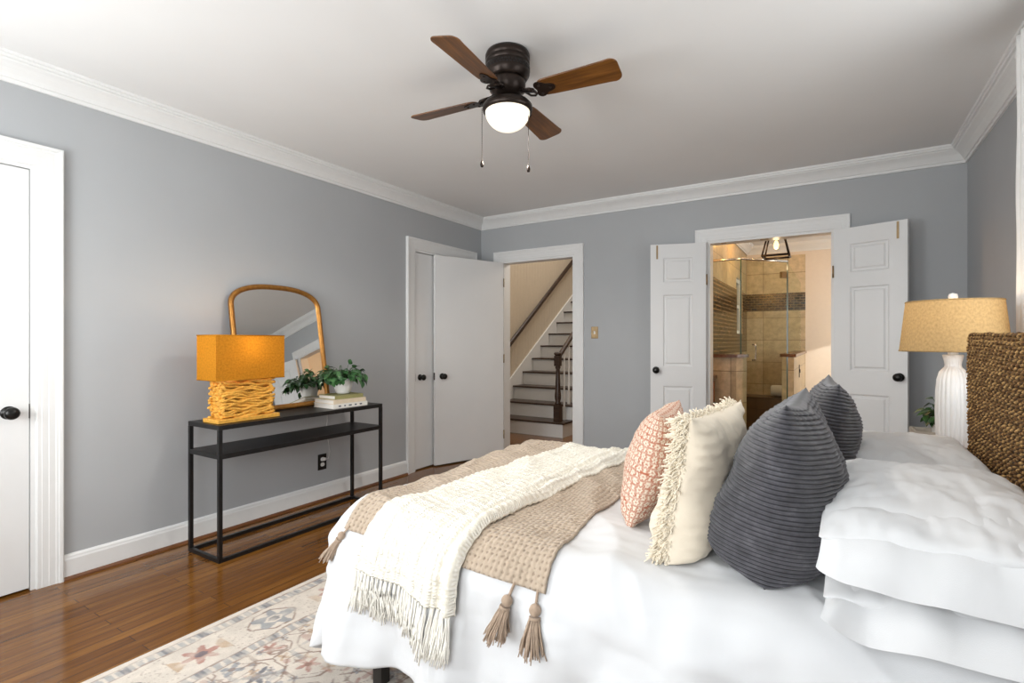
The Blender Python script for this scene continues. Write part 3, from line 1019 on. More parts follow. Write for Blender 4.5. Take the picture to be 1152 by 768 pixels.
struct('trim_11', MB().loft([[(2.818, ky + 0.03, z), (2.965, ky - 0.05, z), (2.965, YB - 0.012, z), (2.818, YB - 0.012, z)] for z in (1.046, 1.076)], True, True, smooth=False),
       M['darkstone'], 'brown stone cap on the knee wall below the far glass', 'stone cap')
sp = thing('switch_plate', 'small dark switch plate on the bathroom knee wall', 'switch', (2.945, 6.6, 0.86))
MB().box(2.9452, 6.57, 0.80, 2.951, 6.64, 0.94).build('plate', M['bronze'], sp)
MB().box(2.951, 6.595, 0.85, 2.958, 6.612, 0.89).build('toggle', M['black'], sp)
# glass enclosure
sh = thing('shower_enclosure', 'frameless glass shower enclosure with a hinged glass door', 'shower', (2.6, 5.6, 0))
ZT = 1.985


def gpanel(p, q, z0, z1, t=0.010):
    d_ = (Vector((q[0], q[1], 0)) - Vector((p[0], p[1], 0)))
    n_ = Vector((-d_.y, d_.x, 0)).normalized() * t / 2
    return MB().loft([[(p[0] + n_.x, p[1] + n_.y, z), (q[0] + n_.x, q[1] + n_.y, z), (q[0] - n_.x, q[1] - n_.y, z), (p[0] - n_.x, p[1] - n_.y, z)] for z in (z0, z1)], True, True, smooth=False)


A0, A1, A2, A3 = (SHX + 0.002, KF + 0.07), (kx + 0.03, KF + 0.07), (2.885, ky + 0.015), (2.89, YB - 0.02)
g1 = gpanel(A0, A1, 1.078, ZT).build('fixed_glass', M['glass'], sh)
gd = gpanel((A1[0] + 0.012, A1[1] + 0.010), (A2[0] - 0.012, A2[1] - 0.010), 0.05, ZT - 0.01).build('glass_door', M['glass'], sh)
g2 = gpanel(A2, A3, 1.078, ZT).build('side_glass', M['glass'], sh)
dv = (Vector((A2[0], A2[1], 0)) - Vector((A1[0], A1[1], 0))).normalized()
nv_ = Vector((dv.y, -dv.x, 0))
hp = Vector((A1[0], A1[1], 0)) + dv * 0.13
MB().tube([hp + nv_ * 0.006 + Vector((0, 0, 1.02)), hp + nv_ * 0.045 + Vector((0, 0, 1.02)), hp + nv_ * 0.05 + Vector((0, 0, 1.03)), hp + nv_ * 0.05 + Vector((0, 0, 1.16)),
           hp + nv_ * 0.045 + Vector((0, 0, 1.17)), hp + nv_ * 0.006 + Vector((0, 0, 1.17))], 0.008).build('pull_handle', M['steel'], gd)
for z in (0.35, 1.86):
    hq = Vector((A2[0], A2[1], 0)) - dv * 0.05
    mm = Matrix(((dv.x, nv_.x, 0, hq.x), (dv.y, nv_.y, 0, hq.y), (0, 0, 1, z), (0, 0, 0, 1)))
    MB().box(-0.03, -0.014, -0.03, 0.03, 0.014, 0.03).xf(mm).build('hinge', M['brass'], gd)
tr = MB()
tr.tube([(A0[0], A0[1], ZT + 0.012), (A1[0], A1[1], ZT + 0.012)], 0.013, 6)
tr.tube([(A1[0], A1[1], ZT + 0.012), (A2[0], A2[1], ZT + 0.012)], 0.013, 6)
tr.build('header_rail', M['steel'], sh)
ed = MB()
for p in (A1, A2):
    ed.box(p[0] - 0.006, p[1] - 0.006, 1.078 if p is A1 else 0.05, p[0] + 0.006, p[1] + 0.006, ZT)
ed.build('glass_edge', M['glassedge'], sh)
struct('trim_12', MB().box(SHX, YB - 0.42, 0, 2.833, YB - 0.012, 0.46), M['darktile'], 'dark tiled bench at the back of the shower', 'shower bench')
tl = thing('rolled_towel', 'white rolled towel lying on the shower bench', 'towel', (2.66, 7.74, 0.462))
tb = MB()
pts = []
for i in range(64):
    a = 2 * PI * 3 * i / 63
    r = 0.012 + 0.063 * i / 63
    pts.append((r * math.cos(a), r * math.sin(a)))
pr = [(x_, z_) for x_, z_ in pts] + [(x_ * 0.99 - 0.002, z_ * 0.90) for x_, z_ in reversed(pts)]
tb.lathe([(0.0, -0.105), (0.06, -0.105), (0.074, -0.09), (0.078, 0), (0.074, 0.09), (0.06, 0.105), (0.0, 0.105)], (2.66, 7.72, 0.54), 24, rot=Matrix.Rotation(PI / 2, 3, 'Y'))
tb.build('roll', M['towel'], tl)
# lantern
ln = thing('lantern_pendant', 'black tapered lantern with a glowing bulb hanging in the bathroom', 'lantern', (2.84, 5.2, H))
lx, ly, lz0, lz1 = 2.838, 5.2, 1.965, 2.16
w0, w1 = 0.105, 0.062


def lring(z, hw):
    return [(lx - hw, ly - hw, z), (lx + hw, ly - hw, z), (lx + hw, ly + hw, z), (lx - hw, ly + hw, z)]


R0, R1 = lring(lz0, w0), lring(lz1, w1)
fb = MB()
for i in range(4):
    fb.tube([R0[i], R0[(i + 1) % 4]], 0.010, 4)
    fb.tube([R1[i], R1[(i + 1) % 4]], 0.007, 4)
    fb.tube([R0[i], R1[i]], 0.009, 4)
fb.box(lx - w1, ly - w1, lz1 - 0.003, lx + w1, ly + w1, lz1 + 0.008)
fb.build('lantern_frame', M['bronze'], ln)
MB().lathe([(0.0, H), (0.055, H), (0.055, H - 0.02), (0.012, H - 0.03), (0.007, H - 0.05), (0.007, lz1 + 0.03), (0.03, lz1 + 0.008), (0.0, lz1 + 0.006)], (lx, ly, 0), 20).build('stem', M['bronze'], ln)
MB().lathe([(0.0, lz1 - 0.004), (0.014, lz1 - 0.004), (0.014, lz1 - 0.05), (0.0, lz1 - 0.05)], (lx, ly, 0), 14).build('socket', M['bronze'], ln)
tag(MB().lathe([(0.008, lz1 - 0.05), (0.014, lz1 - 0.062), (0.021, lz1 - 0.085), (0.022, lz1 - 0.10), (0.015, lz1 - 0.122), (0.0, lz1 - 0.13)], (lx, ly, 0), 18).build('bulb', M['bulb'], ln), 'glowing amber bulb')
point_light('lantern_light', (lx, ly, lz0 + 0.03), 1.2, (1.0, 0.70, 0.36), 0.02)
# vanity
va = thing('vanity_cabinet', 'wooden bathroom vanity with a brown stone top', 'vanity', (2.0, 5.0, 0))
VX = 2.30
MB().box(1.762, RY1 + WT + 0.05, 0.10, VX - 0.02, KF - 0.005, 0.84).build('carcass', M['vanity'], va)
MB().box(1.78, RY1 + WT + 0.07, 0.001, VX - 0.08, KF - 0.005, 0.10).build('toe_kick', M['vanity'], va)
for z0, z1 in ((0.13, 0.36), (0.38, 0.60), (0.62, 0.82)):
    dr = MB().box(VX - 0.02, RY1 + WT + 0.08, z0, VX, KF - 0.03, z1).build('drawer', M['vanity'], va, bevel=0.004)
    MB().ball((VX + 0.014, 5.02, (z0 + z1) / 2), 0.014).build('drawer_knob', M['bronze'], dr)
MB().box(1.762, RY1 + WT + 0.04, 0.841, VX + 0.02, KF - 0.004, 0.875).build('countertop', M['darkstone'], va, bevel=0.004)

# ------------------------------------------------------------------ bed geometry shared by the cloth pieces
BXE, BX1 = 1.90, 3.655         # flat top starts at the foot (x), ends at the headboard
BYN, BYF = 1.29, 2.42          # flat top between near and far side (y)
BR, BTOP = 0.12, 0.62
FLARE = 0.13


def bed_point(a, b, off=0.0):
    """a, b = unfolded cloth coordinates; outside the flat top the cloth rolls over the edge and hangs"""
    da = max(0.0, BXE - a)
    db = BYN - b if b < BYN else (b - BYF if b > BYF else 0.0)
    sb = -1 if b < BYN else 1
    px, py = max(a, BXE), min(max(b, BYN), BYF)
    if da == 0 and db == 0:
        return Vector((px, py, BTOP + off))
    p_ = 3.2
    D = (da ** p_ + db ** p_) ** (1 / p_)
    hyp = math.hypot(da, db)
    nx, nyy = -da / hyp, sb * db / hyp
    ph = min(D / BR, PI / 2)
    hang = max(0.0, D - BR * PI / 2)
    h = BR * math.sin(ph) + FLARE * hang * (1 - 0.55 * (2 * da * db / (hyp * hyp)) ** 2) + off * math.sin(ph)
    z = BTOP - BR * (1 - math.cos(ph)) - hang * 0.98 + off * math.cos(ph)
    return Vector((px + nx * h, py + nyy * h, z))


def duvet_off(a, b):
    """soft creases of the duvet"""
    p = (a, b, 0)
    o = 0.012 * fbm(p, 3.2, 3.1) + 0.009 * fbm((a + 0.3 * b, b * 0.5 - a * 0.2, 0), 9.0, 8.0)
    # pulled creases between foot and pillows
    o += 0.007 * math.sin(26 * (a * 0.35 + b) + 5 * fbm(p, 2.0, 1.0)) * max(0, fbm(p, 1.6, 5.5) + 0.25)
    o += 0.0035 * fbm((a * 0.5, b, 0), 28.0, 2.0)
    # ridged creases where the cloth was smoothed by hand
    for sc_, am, sd in ((2.6, 0.011, 21.0), (5.5, 0.007, 34.0)):
        n_ = fbm((a * 0.8 + b * 0.35, b * 0.55 - a * 0.35, 0), sc_, sd)
        o += am * (max(0.0, 1 - abs(n_) * 3.2) ** 2 - 0.2)
    da = max(0.0, BXE - a)
    db = max(0.0, BYN - b)
    hang = max(0, max(da, db) - 0.10)
    if hang > 0:
        s = a if db > da else b
        o += hang * (0.10 * math.sin(s * 17 + 2.2 * fbm(p, 2.4, 9)) + 0.07 * fbm((s, 0, 0), 11, 4))
    return o


def bed_surf(a, b, extra):
    return bed_point(a, b, 0.012 + duvet_off(a, b) + extra)


# ------------------------------------------------------------------ rug
RGX0, RGX1, RGY0, RGY1 = 1.06, 3.30, -0.32, 2.12


def rug_colors(nx, ny):
    w_, l_ = RGX1 - RGX0, RGY1 - RGY0
    X, Y = np.meshgrid(np.linspace(0, w_, nx + 1), np.linspace(0, l_, ny + 1))
    rng = np.random.default_rng(11)

    def vn(sc, seed):
        r = np.random.default_rng(seed)
        g = r.random((64, 64))
        xs, ys = X * sc, Y * sc
        xi, yi = np.floor(xs).astype(int), np.floor(ys).astype(int)
        fx, fy = xs - xi, ys - yi
        fx, fy = fx * fx * (3 - 2 * fx), fy * fy * (3 - 2 * fy)
        q = lambda i, j: g[i % 64, j % 64]
        return (q(yi, xi) * (1 - fx) + q(yi, xi + 1) * fx) * (1 - fy) + (q(yi + 1, xi) * (1 - fx) + q(yi + 1, xi + 1) * fx) * fy
    wob = 0.012
    Xw = X + wob * (vn(14, 1) - 0.5)
    Yw = Y + wob * (vn(14, 2) - 0.5)
    ivory = np.array(s2l((226, 216, 204)))
    blue = np.array(s2l((156, 158, 162)))
    dblue = np.array(s2l((112, 114, 122)))
    rust = np.array(s2l((180, 132, 120)))
    brown = np.array(s2l((146, 122, 110)))
    tan = np.array(s2l((202, 176, 150)))
    Cc = np.ones(X.shape + (3,)) * ivory
    tone = vn(9, 3)[..., None]
    Cc = Cc * (0.90 + 0.12 * tone)

    def put(mask, col, alpha=0.85):
        a_ = (mask * alpha * np.clip(0.35 + 1.1 * vn(36, 5), 0, 1))[..., None]
        Cc[:] = Cc * (1 - a_) + col * a_
    ex = np.minimum(Xw, w_ - Xw)
    ey = np.minimum(Yw, l_ - Yw)
    e = np.minimum(ex, ey)
    side = ex < ey
    s = np.where(side, Yw, Xw)                      # run along the border
    # guard stripes of little blocks
    for c in (0.060, 0.315):
        band = np.abs(e - c) < 0.020
        put(band & (np.abs((s / 0.034) % 1 - 0.5) < 0.33), blue, 0.65)
        put(np.abs(np.abs(e - c) - 0.024) < 0.0035, brown, 0.75)
        put(band & (np.abs((s / 0.136) % 1 - 0.5) < 0.10), dblue, 0.7)
    # main border: alternating rosettes and octagons
    per = 0.30
    k = np.floor(s / per)
    u = (s / per - k - 0.5) * per
    vv = e - 0.188
    alt = (k % 2) == 0
    r = np.hypot(u, vv)
    ang = np.arctan2(vv, u)
    ros = r < 0.052 + 0.018 * np.cos(6 * ang)
    put(alt & ros, rust, 0.9)
    put(alt & (r < 0.022), dblue, 0.8)
    put(alt & (np.abs(np.abs(u) - 0.085) < 0.018) & (np.abs(vv) < 0.03 + 0.015 * np.cos(60 * u)), tan, 0.9)
    octd = np.maximum(np.maximum(np.abs(u) * 0.72, np.abs(vv)), (np.abs(u) + np.abs(vv)) * 0.66)
    put(~alt & (np.abs(octd - 0.076) < 0.0035), brown, 0.9)
    put(~alt & (octd < 0.058 + 0.02 * np.cos(5 * ang)) & (octd > 0.03), blue, 0.85)
    put(~alt & (octd < 0.02), dblue, 0.8)
    put((np.abs(e - 0.188) < 0.095) & (np.abs(np.sin(s * 46 + 2.5 * np.sin(e * 60))) < 0.10) & (np.abs(u) > 0.09), brown, 0.6)
    # field: lattice of outlined lozenges with flowers
    F = e > 0.345
    for (ca, cb, ox, oy, col, rad, lob) in ((0.26, 0.30, 0.05, 0.1, rust, 0.042, 5), (0.26, 0.30, 0.18, 0.25, dblue, 0.050, 6), (0.26, 0.30, 0.05, 0.25, blue, 0.040, 4),
                                            (0.13, 0.15, 0.02, 0.04, tan, 0.024, 4), (0.13, 0.15, 0.085, 0.11, blue, 0.018, 5)):
        kx_, ky_ = np.floor((Xw + ox) / ca), np.floor((Yw + oy) / cb)
        h = np.modf(np.abs(np.sin(kx_ * 127.1 + ky_ * 311.7 + ox * 70) * 43758.5))[0]
        u = Xw + ox - (kx_ + 0.5) * ca - (h - 0.5) * 0.08
        v = Yw + oy - (ky_ + 0.5) * cb - (np.modf(h * 17)[0] - 0.5) * 0.08
        r = np.hypot(u, v)
        a2 = np.arctan2(v, u) + h * 6
        put(F & (r < rad * (0.72 + 0.38 * np.cos(lob * a2))), col, 0.9)
        put(F & (r < rad * 0.30), brown, 0.7)
        if rad > 0.03:
            oc = np.maximum(np.maximum(np.abs(u) * (0.7 + 0.4 * h), np.abs(v)), (np.abs(u) + np.abs(v)) * 0.68)
            put(F & (np.abs(oc - rad * 1.75) < 0.003), brown, 0.85)
    vine = np.abs(np.sin(Xw * 29 + 2.2 * np.sin(Yw * 19)) + np.sin(Yw * 31 + 2.0 * np.sin(Xw * 25)))
    put(F & (vine < 0.06), brown, 0.75)
    put(F & (vn(24, 8) > 0.80), blue, 0.6)
    put(F & (vn(22, 9) > 0.83), rust, 0.5)
    Cc *= (0.93 + 0.14 * vn(46, 12))[..., None]
    return Cc


rnx, rny = 440, 480
rc = rug_colors(rnx, rny)
rb = MB()
rb.sheet(lambda u, v: (RGX0 + (RGX1 - RGX0) * u, RGY0 + (RGY1 - RGY0) * v, 0.0125 - 0.006 * (min(u, 1 - u, v, 1 - v) < 1e-6)), rnx, rny,
         uvs=(RGX1 - RGX0, RGY1 - RGY0), col=lambda u, v: rc[int(round(v * rny)), int(round(u * rnx))])
rug = tag(rb.build('rug', M['rug'], solid=0.010, normals=False), 'faded ivory rug with blue and rust floral border under the bed', 'rug')
rug.modifiers['solid'].offset = -1

# ------------------------------------------------------------------ bed
bed = thing('bed', 'double bed with a tall woven seagrass headboard', 'bed', (2.7, 1.85, 0))
HBX, HBY0, HBY1, HBZ1 = 3.70, 1.12, 2.50, 1.225


def headboard():
    mb = MB()
    mb.hasuv = False
    cl = mb.bm.verts.layers.float_color.new('Col')
    mb.cl = cl
    rows = 88
    z0 = 0.24
    ph = (HBZ1 - z0) / rows
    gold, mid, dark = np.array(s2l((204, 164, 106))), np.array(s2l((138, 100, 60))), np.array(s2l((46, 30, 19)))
    rr = 0.055
    # path along the front face, around the far edge and a short way behind
    path = []
    n1 = 520
    for i in range(n1 + 1):
        path.append((0.0, HBY0 + (HBY1 - rr - HBY0) * i / n1, -1.0, 0.0))
    for i in range(1, 25):
        a = PI * i / 24
        path.append((rr - rr * math.cos(a), HBY1 - rr + rr * math.sin(a), -math.cos(a), math.sin(a)))
    for i in range(1, 21):
        path.append((2 * rr, HBY1 - rr - 0.10 * i / 20, 1.0, 0.0))
    seg = 5
    ds = (HBY1 - rr - HBY0) / n1
    rng = random.Random(3)
    for r_ in range(rows):
        zc = z0 + ph * (r_ + 0.5)
        ph0 = rng.random() * 6.28
        tone = 0.82 + 0.36 * rng.random()
        # rounded upper far corner and slight waist like the photographed edge
        k = max(0.0, (zc - (HBZ1 - 0.09)) / 0.09)
        inset = 0.030 * (1 - math.sqrt(max(0, 1 - k * k)))
        inset += 0.012 * math.sin(zc * 9.0 + 1.0)
        prev = None
        s_ = 0.0
        for i, (px, py, nx, nyy) in enumerate(path):
            s_ = i * ds
            f = max(0.0, min(1.0, (py - (HBY1 - 0.35)) / 0.35))
            yy = py - inset * f
            tw = s_ * 2 * PI / 0.042 + ph0
            ring = []
            for j in range(seg):
                t = -PI / 2 + PI * j / (seg - 1)
                rad = ph * 0.56 * (1.0 + 0.26 * math.sin(tw + t * 1.1)) 
                out = rad * math.cos(t) * 1.25
                up = rad * math.sin(t)
                wv = 0.0016 * math.sin(s_ * 31 + ph0)
                q = mb.bm.verts.new((HBX + px + nx * out, yy + nyy * out, zc + up + wv + 0.004 * math.sin(yy * 5 + zc * 7)))
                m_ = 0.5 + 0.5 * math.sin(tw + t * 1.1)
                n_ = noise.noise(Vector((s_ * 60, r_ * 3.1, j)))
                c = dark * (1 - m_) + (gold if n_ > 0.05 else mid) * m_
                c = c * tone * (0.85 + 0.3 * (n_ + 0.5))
                q[cl] = (c[0], c[1], c[2], 1)
                ring.append(q)
            if prev:
                for j in range(seg - 1):
                    fc = mb.bm.faces.new((prev[j], ring[j], ring[j + 1], prev[j + 1]))
                    fc.smooth = True
            prev = ring
    return mb


hb_panel = MB().box(HBX + 0.012, HBY0 + 0.01, 0.20, HBX + 0.10, HBY1 - 0.05, HBZ1 - 0.012).build('headboard', M['shoe'], bed)
tag(headboard().build('woven_cover', M['rope'], hb_panel, normals=False), 'rows of twisted brown seagrass rope')
MB().box(1.88, 1.24, 0.17, 3.69, 1.27, 0.27).box(1.88, 2.43, 0.17, 3.69, 2.46, 0.27).box(1.88, 1.27, 0.17, 1.91, 2.43, 0.27).build('bed_rail', M['bedframe'], bed)
for x_, y_ in ((1.95, 1.28), (1.95, 2.42), (3.60, 1.28), (3.60, 2.42)):
    MB().box(x_ - 0.02, y_ - 0.02, 0.014, x_ + 0.02, y_ + 0.02, 0.17).build('leg', M['bedframe'], bed)
MB().box(1.915, 1.28, 0.271, 3.69, 2.42, 0.575).build('mattress', M['quilt'], bed, bevel=0.04)

# duvet
LN, LF, LFT = 0.498, 0.36, 0.44
dv_ = MB()
na, nb_ = 300, 260


def duvet_fn(u, v):
    a = (BXE - LFT) + (BX1 + 0.02 - (BXE - LFT)) * u
    b = (BYN - LN) + (BYF + LF - (BYN - LN)) * v
    return bed_surf(a, b, 0.0)


dv_.sheet(duvet_fn, na, nb_, uvs=(2.2, 2.2))
tag(dv_.build('duvet', M['quilt'], solid=0.018, normals=False), 'plain white duvet spread over the bed and hanging at its foot', 'duvet')

# taupe runner
rn = thing('bed_runner', 'taupe waffle weave runner with tassels across the foot of the bed', 'bed runner', (2.25, 1.85, BTOP))


def quadmap(P00, P10, P11, P01):
    def f(u, v):
        x = (P00[0] * (1 - u) + P10[0] * u) * (1 - v) + (P01[0] * (1 - u) + P11[0] * u) * v
        y = (P00[1] * (1 - u) + P10[1] * u) * (1 - v) + (P01[1] * (1 - u) + P11[1] * u) * v
        return x, y
    return f


rmap = quadmap((1.905, 1.165), (2.665, 1.150), (2.590, 2.64), (1.885, 2.64))


def runner_fn(u, v):
    a, b = rmap(u, v)
    a -= 0.03 * math.sin(v * PI) if u < 0.1 else 0
    ex = 0.016 + 0.0015 * math.sin(u * 38 * PI) * math.sin(v * 84 * PI) + 0.004 * fbm((a, b, 0), 8, 3)
    return bed_surf(a, b, ex)


MB().sheet(runner_fn, 150, 300, uvs=(0.7, 1.6)).build('woven_cloth', M['runner'], rn, solid=0.008, normals=False)


def strands(mb, root, direc, n, length, spread, rad, seed, out):
    rg = random.Random(seed)
    for i in range(n):
        a_ = 2 * PI * rg.random()
        q = spread * math.sqrt(rg.random())
        ln_ = length * (0.85 + 0.25 * rg.random())
        s1 = Vector((math.cos(a_), math.sin(a_), 0)) * q
        pts_ = []
        for k in range(5):
            t = k / 4
            p = root + direc * ln_ * t + s1 * (0.35 + 0.65 * t) + out * (0.3 * ln_ * t * (1 - t))
            p += Vector((rg.uniform(-1, 1), rg.uniform(-1, 1), 0)) * 0.003 * t
            pts_.append(p)
        mb.tube(pts_, rad, 5, True, lambda t: 1.0 - 0.25 * t)


def tassel(parent, a, b, tip_dir, seed, s=1.0, out=Vector((0, -1, 0))):
    top = bed_surf(a, b, 0.018)
    mb = MB()
    d_ = Vector(tip_dir).normalized()
    k = top + d_ * 0.028 * s + out * 0.012
    mb.tube([top - d_ * 0.004, k], 0.004, 6)
    mb.ball(k, 0.0108 * s, 12, 1, 1, 1.05)
    neck = k + d_ * 0.013 * s
    mb.tube([neck - d_ * 0.004, neck + d_ * 0.004], 0.0105 * s, 10)
    strands(mb, neck, d_, 110, 0.056 * s, 0.026 * s, 0.0022, seed, out * 0.5)
    tag(mb.build('tassel', M['tassel'], parent), 'taupe yarn tassel')


tassel(rn, 2.575, 1.152, (-0.25, -0.25, -1), 1, 1.4)
tassel(rn, 2.645, 1.152, (0.06, -0.20, -1), 2, 1.45)
tassel(rn, 1.925, 1.172, (-0.45, -0.20, -0.9), 3, 1.25, Vector((-0.5, -0.7, 0.2)))

# cream knitted throw
thr = thing('throw_blanket', 'cream knitted throw with long fringe laid over the taupe runner', 'throw blanket', (2.25, 1.85, BTOP + 0.02))
tmap = quadmap((2.00, 1.085), (2.40, 1.045), (2.485, 2.60), (2.135, 2.60))


def throw_fold(u, v):
    """long soft ridges running the length of the throw, deepest at its right side"""
    w_ = 0.020 * fbm((v * 2.2, 0, 0), 1.0, 3)
    o = 0.0
    for c, wd, h in ((0.93, 0.085, 0.030), (0.765, 0.070, 0.022), (0.60, 0.10, 0.009), (0.36, 0.12, 0.006), (0.13, 0.08, 0.005)):
        cc = c + w_ * 2 + 0.03 * math.sin(v * 5 + c * 9)
        t = abs(u - cc) / wd
        if t < 1:
            o += h * (0.5 + 0.5 * math.cos(PI * t)) * (0.75 + 0.4 * fbm((v * 3, c * 7, 0), 1.0, 6))
    return o


def throw_fn(u, v, ex=0.0):
    a, b = tmap(u, v)
    edge = min(1.0, min(u, 1 - u) / 0.03)
    o = 0.026 + throw_fold(u, v) * edge + 0.005 * fbm((a, b, 0), 7, 13)
    o += 0.0016 * math.sin(v * 190 * PI * 0.5) + 0.0012 * math.sin(u * 44 * PI)
    return bed_surf(a, b, o + ex)


MB().sheet(throw_fn, 150, 420, uvs=(0.42, 1.75)).build('knitted_cloth', M['throw'], thr, solid=0.009, normals=False)
fg = MB()
rg = random.Random(5)
for i in range(26):
    uc = (i + 0.5) / 26
    long_ = 0.100 + 0.035 * rg.random()
    for k in range(15):
        u0 = min(0.995, max(0.005, uc + rg.uniform(-0.008, 0.008)))
        du = rg.uniform(-0.030, 0.030)
        pts_ = []
        for q in range(6):
            t = q / 5
            a, b = tmap(min(1.02, max(-0.02, u0 + du * t)), 0)
            z_ = b - long_ * t * (0.9 + 0.2 * rg.random())
            p = bed_surf(a, z_, 0.028 + throw_fold(u0, 0) * (1 - 0.6 * t) + 0.006 * math.sin(t * 6 + k) * t + rg.uniform(0, 0.004))
            pts_.append(p)
        fg.tube(pts_, 0.0024, 5, True, lambda t: 1.0 - 0.35 * t)
tag(fg.build('fringe', M['yarn'], thr), 'long cream yarn fringe')


# ------------------------------------------------------------------ pillows
def frame(origin, ux, uz):
    """columns: local x (width), local y (thickness), local z (height)"""
    ux = Vector(ux).normalized()
    uz = Vector(uz)
    uz = (uz - ux * uz.dot(ux)).normalized()
    uy = uz.cross(ux)
    return Matrix(((ux.x, uy.x, uz.x, origin[0]), (ux.y, uy.y, uz.y, origin[1]), (ux.z, uy.z, uz.z, origin[2]), (0, 0, 0, 1)))


def pillow_mesh(Wd, Hd, T, seed, nu=60, nv=60, pinch=0.05, ex=0.5, pw=2.4, wr=0.006, ribs=0, ribh=0.0, warp=None, col=None, sag=0.0, pwb=None, puck=0.5, pnear=None):
    """two faces sewn at the border; local z from 0 (bottom edge) to Hd"""
    mb = MB()

    def f(sgn):
        def g(u, v):
            a = -math.cos(PI * u)
            c = 2 * v - 1 if ribs else -math.cos(PI * v)
            px = a * Wd / 2 * (1 - pinch * (1 - c * c))
            pz = Hd / 2 + c * Hd / 2 * (1 - pinch * (1 - a * a))
            t = ((1 - abs(a) ** ((pnear if pnear and a < 0 else pw) + (4.5 * max(0, -c) if pwb else 0))) * (1 - abs(c) ** (pwb if pwb and c < 0 else pw)))
            t = max(0, t) ** ex
            t *= T / 2 * (1 + sag * (-c))
            wv = fbm((px + 5 * sgn, pz, 0), 9, seed) * wr + fbm((px, pz * 2 + sgn, 0), 22, seed + 3) * wr * 0.35
            # puckers radiating from the seams
            eb = 1 - max(abs(a), abs(c))
            wv += puck * wr * math.sin(40 * (a if abs(c) > abs(a) else c) + seed) * math.exp(-eb * 9) * min(1, eb * 14)
            y = sgn * (t + wv * min(1, t / (T * 0.15)))
            if ribs:
                rb_ = ribh * (abs(math.sin(PI * v * ribs)) ** 0.6 - 0.6)
                y += sgn * rb_ * min(1, eb * 10)
                px += math.copysign(rb_ * abs(a) ** 5, a)
            p = Vector((px, y, pz))
            return warp(p, a, c, sgn) if warp else p
        return g
    mb.fn = f(1)
    uvs = (Wd, 1.0 if ribs else Hd)
    cl = (lambda u, v: col(0.5 - 0.5 * math.cos(PI * u), 0.5 - 0.5 * math.cos(PI * v))) if col else None
    mb.sheet(f(1), nu, nv, uvs=uvs, col=cl)
    mb.sheet(f(-1), nu, nv, uvs=uvs, col=cl)
    return mb


def add_pillow(name, label, group, mat, mtx, mb, ch=None):
    o = tag(mb.xf(mtx).build(name, mat, weld=2e-4), label, 'pillow', group)
    return o


G = 'throw pillows standing on the bed'
ZB = BTOP + 0.030


# charcoal corduroy, near
def warp_grey(p, a, c, s):
    # slump: lower part fuller and pushed to the foot
    if c < -0.55:
        p.z += 0.035 * (-(c + 0.55)) / 0.45 * (1 - abs(a)) * 0.5
    p.x += 0.012 * math.sin(c * 2.2) * a
    k = max(0.0, -c - 0.45) / 0.55 * max(0.0, -a - 0.45) / 0.55
    p.x += 0.040 * k + 0.03 * max(0, c)
    p.z += 0.006 * k
    if s < 0 and c < 0.3:
        p.y *= 1 - 0.30 * min(1, (0.3 - c))
    return p


m1 = frame((3.160, 1.487, ZB - 0.014), (0.03, 1, 0), (0.11, 0, 1))
add_pillow('throw_pillow', 'charcoal corduroy pillow nearest the camera, standing between cream and white pillows', G, M['corduroy'], m1,
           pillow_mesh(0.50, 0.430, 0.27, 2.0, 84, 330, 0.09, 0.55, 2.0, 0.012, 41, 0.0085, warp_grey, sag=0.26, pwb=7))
m2 = frame((3.225, 2.06, ZB - 0.008), (-0.06, 1, 0), (0.14, 0.03, 1))
add_pillow('throw_pillow', 'charcoal corduroy pillow standing behind the nearer charcoal one', G, M['corduroy'], m2,
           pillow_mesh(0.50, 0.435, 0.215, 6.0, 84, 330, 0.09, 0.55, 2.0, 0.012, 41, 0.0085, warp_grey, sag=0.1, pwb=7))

# cream pillow with fringe
m3 = frame((2.955, 1.528, ZB - 0.008), (0.10, 1, 0), (0.17, 0.02, 1))


def cream_pl():
    return pillow_mesh(0.46, 0.375, 0.172, 4.0, 90, 90, 0.06, 0.48, 2.4, 0.016, sag=0.1, pwb=6, puck=0.3)


cp = add_pillow('throw_pillow', 'cream cotton pillow with shaggy fringe along its seam', G, M['creampillow'], m3, cream_pl())
ff = MB()
rg = random.Random(9)
Wd, Hd = 0.46, 0.375
per = []
for i in range(240):
    s_ = i / 240 * 4
    e_, q = int(s_), s_ - int(s_)
    a, c = ((2 * q - 1, -1), (1, 2 * q - 1), (1 - 2 * q, 1), (-1, 1 - 2 * q))[e_]
    if c < -0.98 and abs(a) < 0.96:
        continue
    x = a * Wd / 2 * (1 - 0.06 * (1 - c * c))
    z = Hd / 2 + c * Hd / 2 * (1 - 0.06 * (1 - a * a))
    ox, oz = (a if abs(a) > abs(c) else a * 0.4), (c if abs(c) >= abs(a) else c * 0.4)
    for k in range(22):
        y0 = rg.uniform(0.000, 0.034)
        p0 = Vector((x - ox * 0.012 + rg.uniform(-.005, .005), y0, z - oz * 0.012 + rg.uniform(-.005, .005)))
        dr = Vector((ox * rg.uniform(0.1, 1.0) + rg.uniform(-.8, .8), rg.uniform(-0.1, 1.1), oz * rg.uniform(0.1, 0.8) + rg.uniform(-1.0, .5))).normalized()
        ln_ = rg.uniform(0.012, 0.030)
        cv = Vector((rg.uniform(-1, 1), rg.uniform(-1, 1), -0.8)) * 0.008
        ff.tube([p0, p0 + dr * ln_ * 0.5 + cv * 0.4, p0 + dr * ln_ + cv], 0.0019, 4)
tag(ff.xf(m3).build('fringe_trim', M['fringe'], cp), 'shaggy cream yarn fringe')

# block printed pillow
TC = np.array(s2l((180, 98, 68)))
IV = np.array(s2l((236, 224, 206)))


_arc = {}


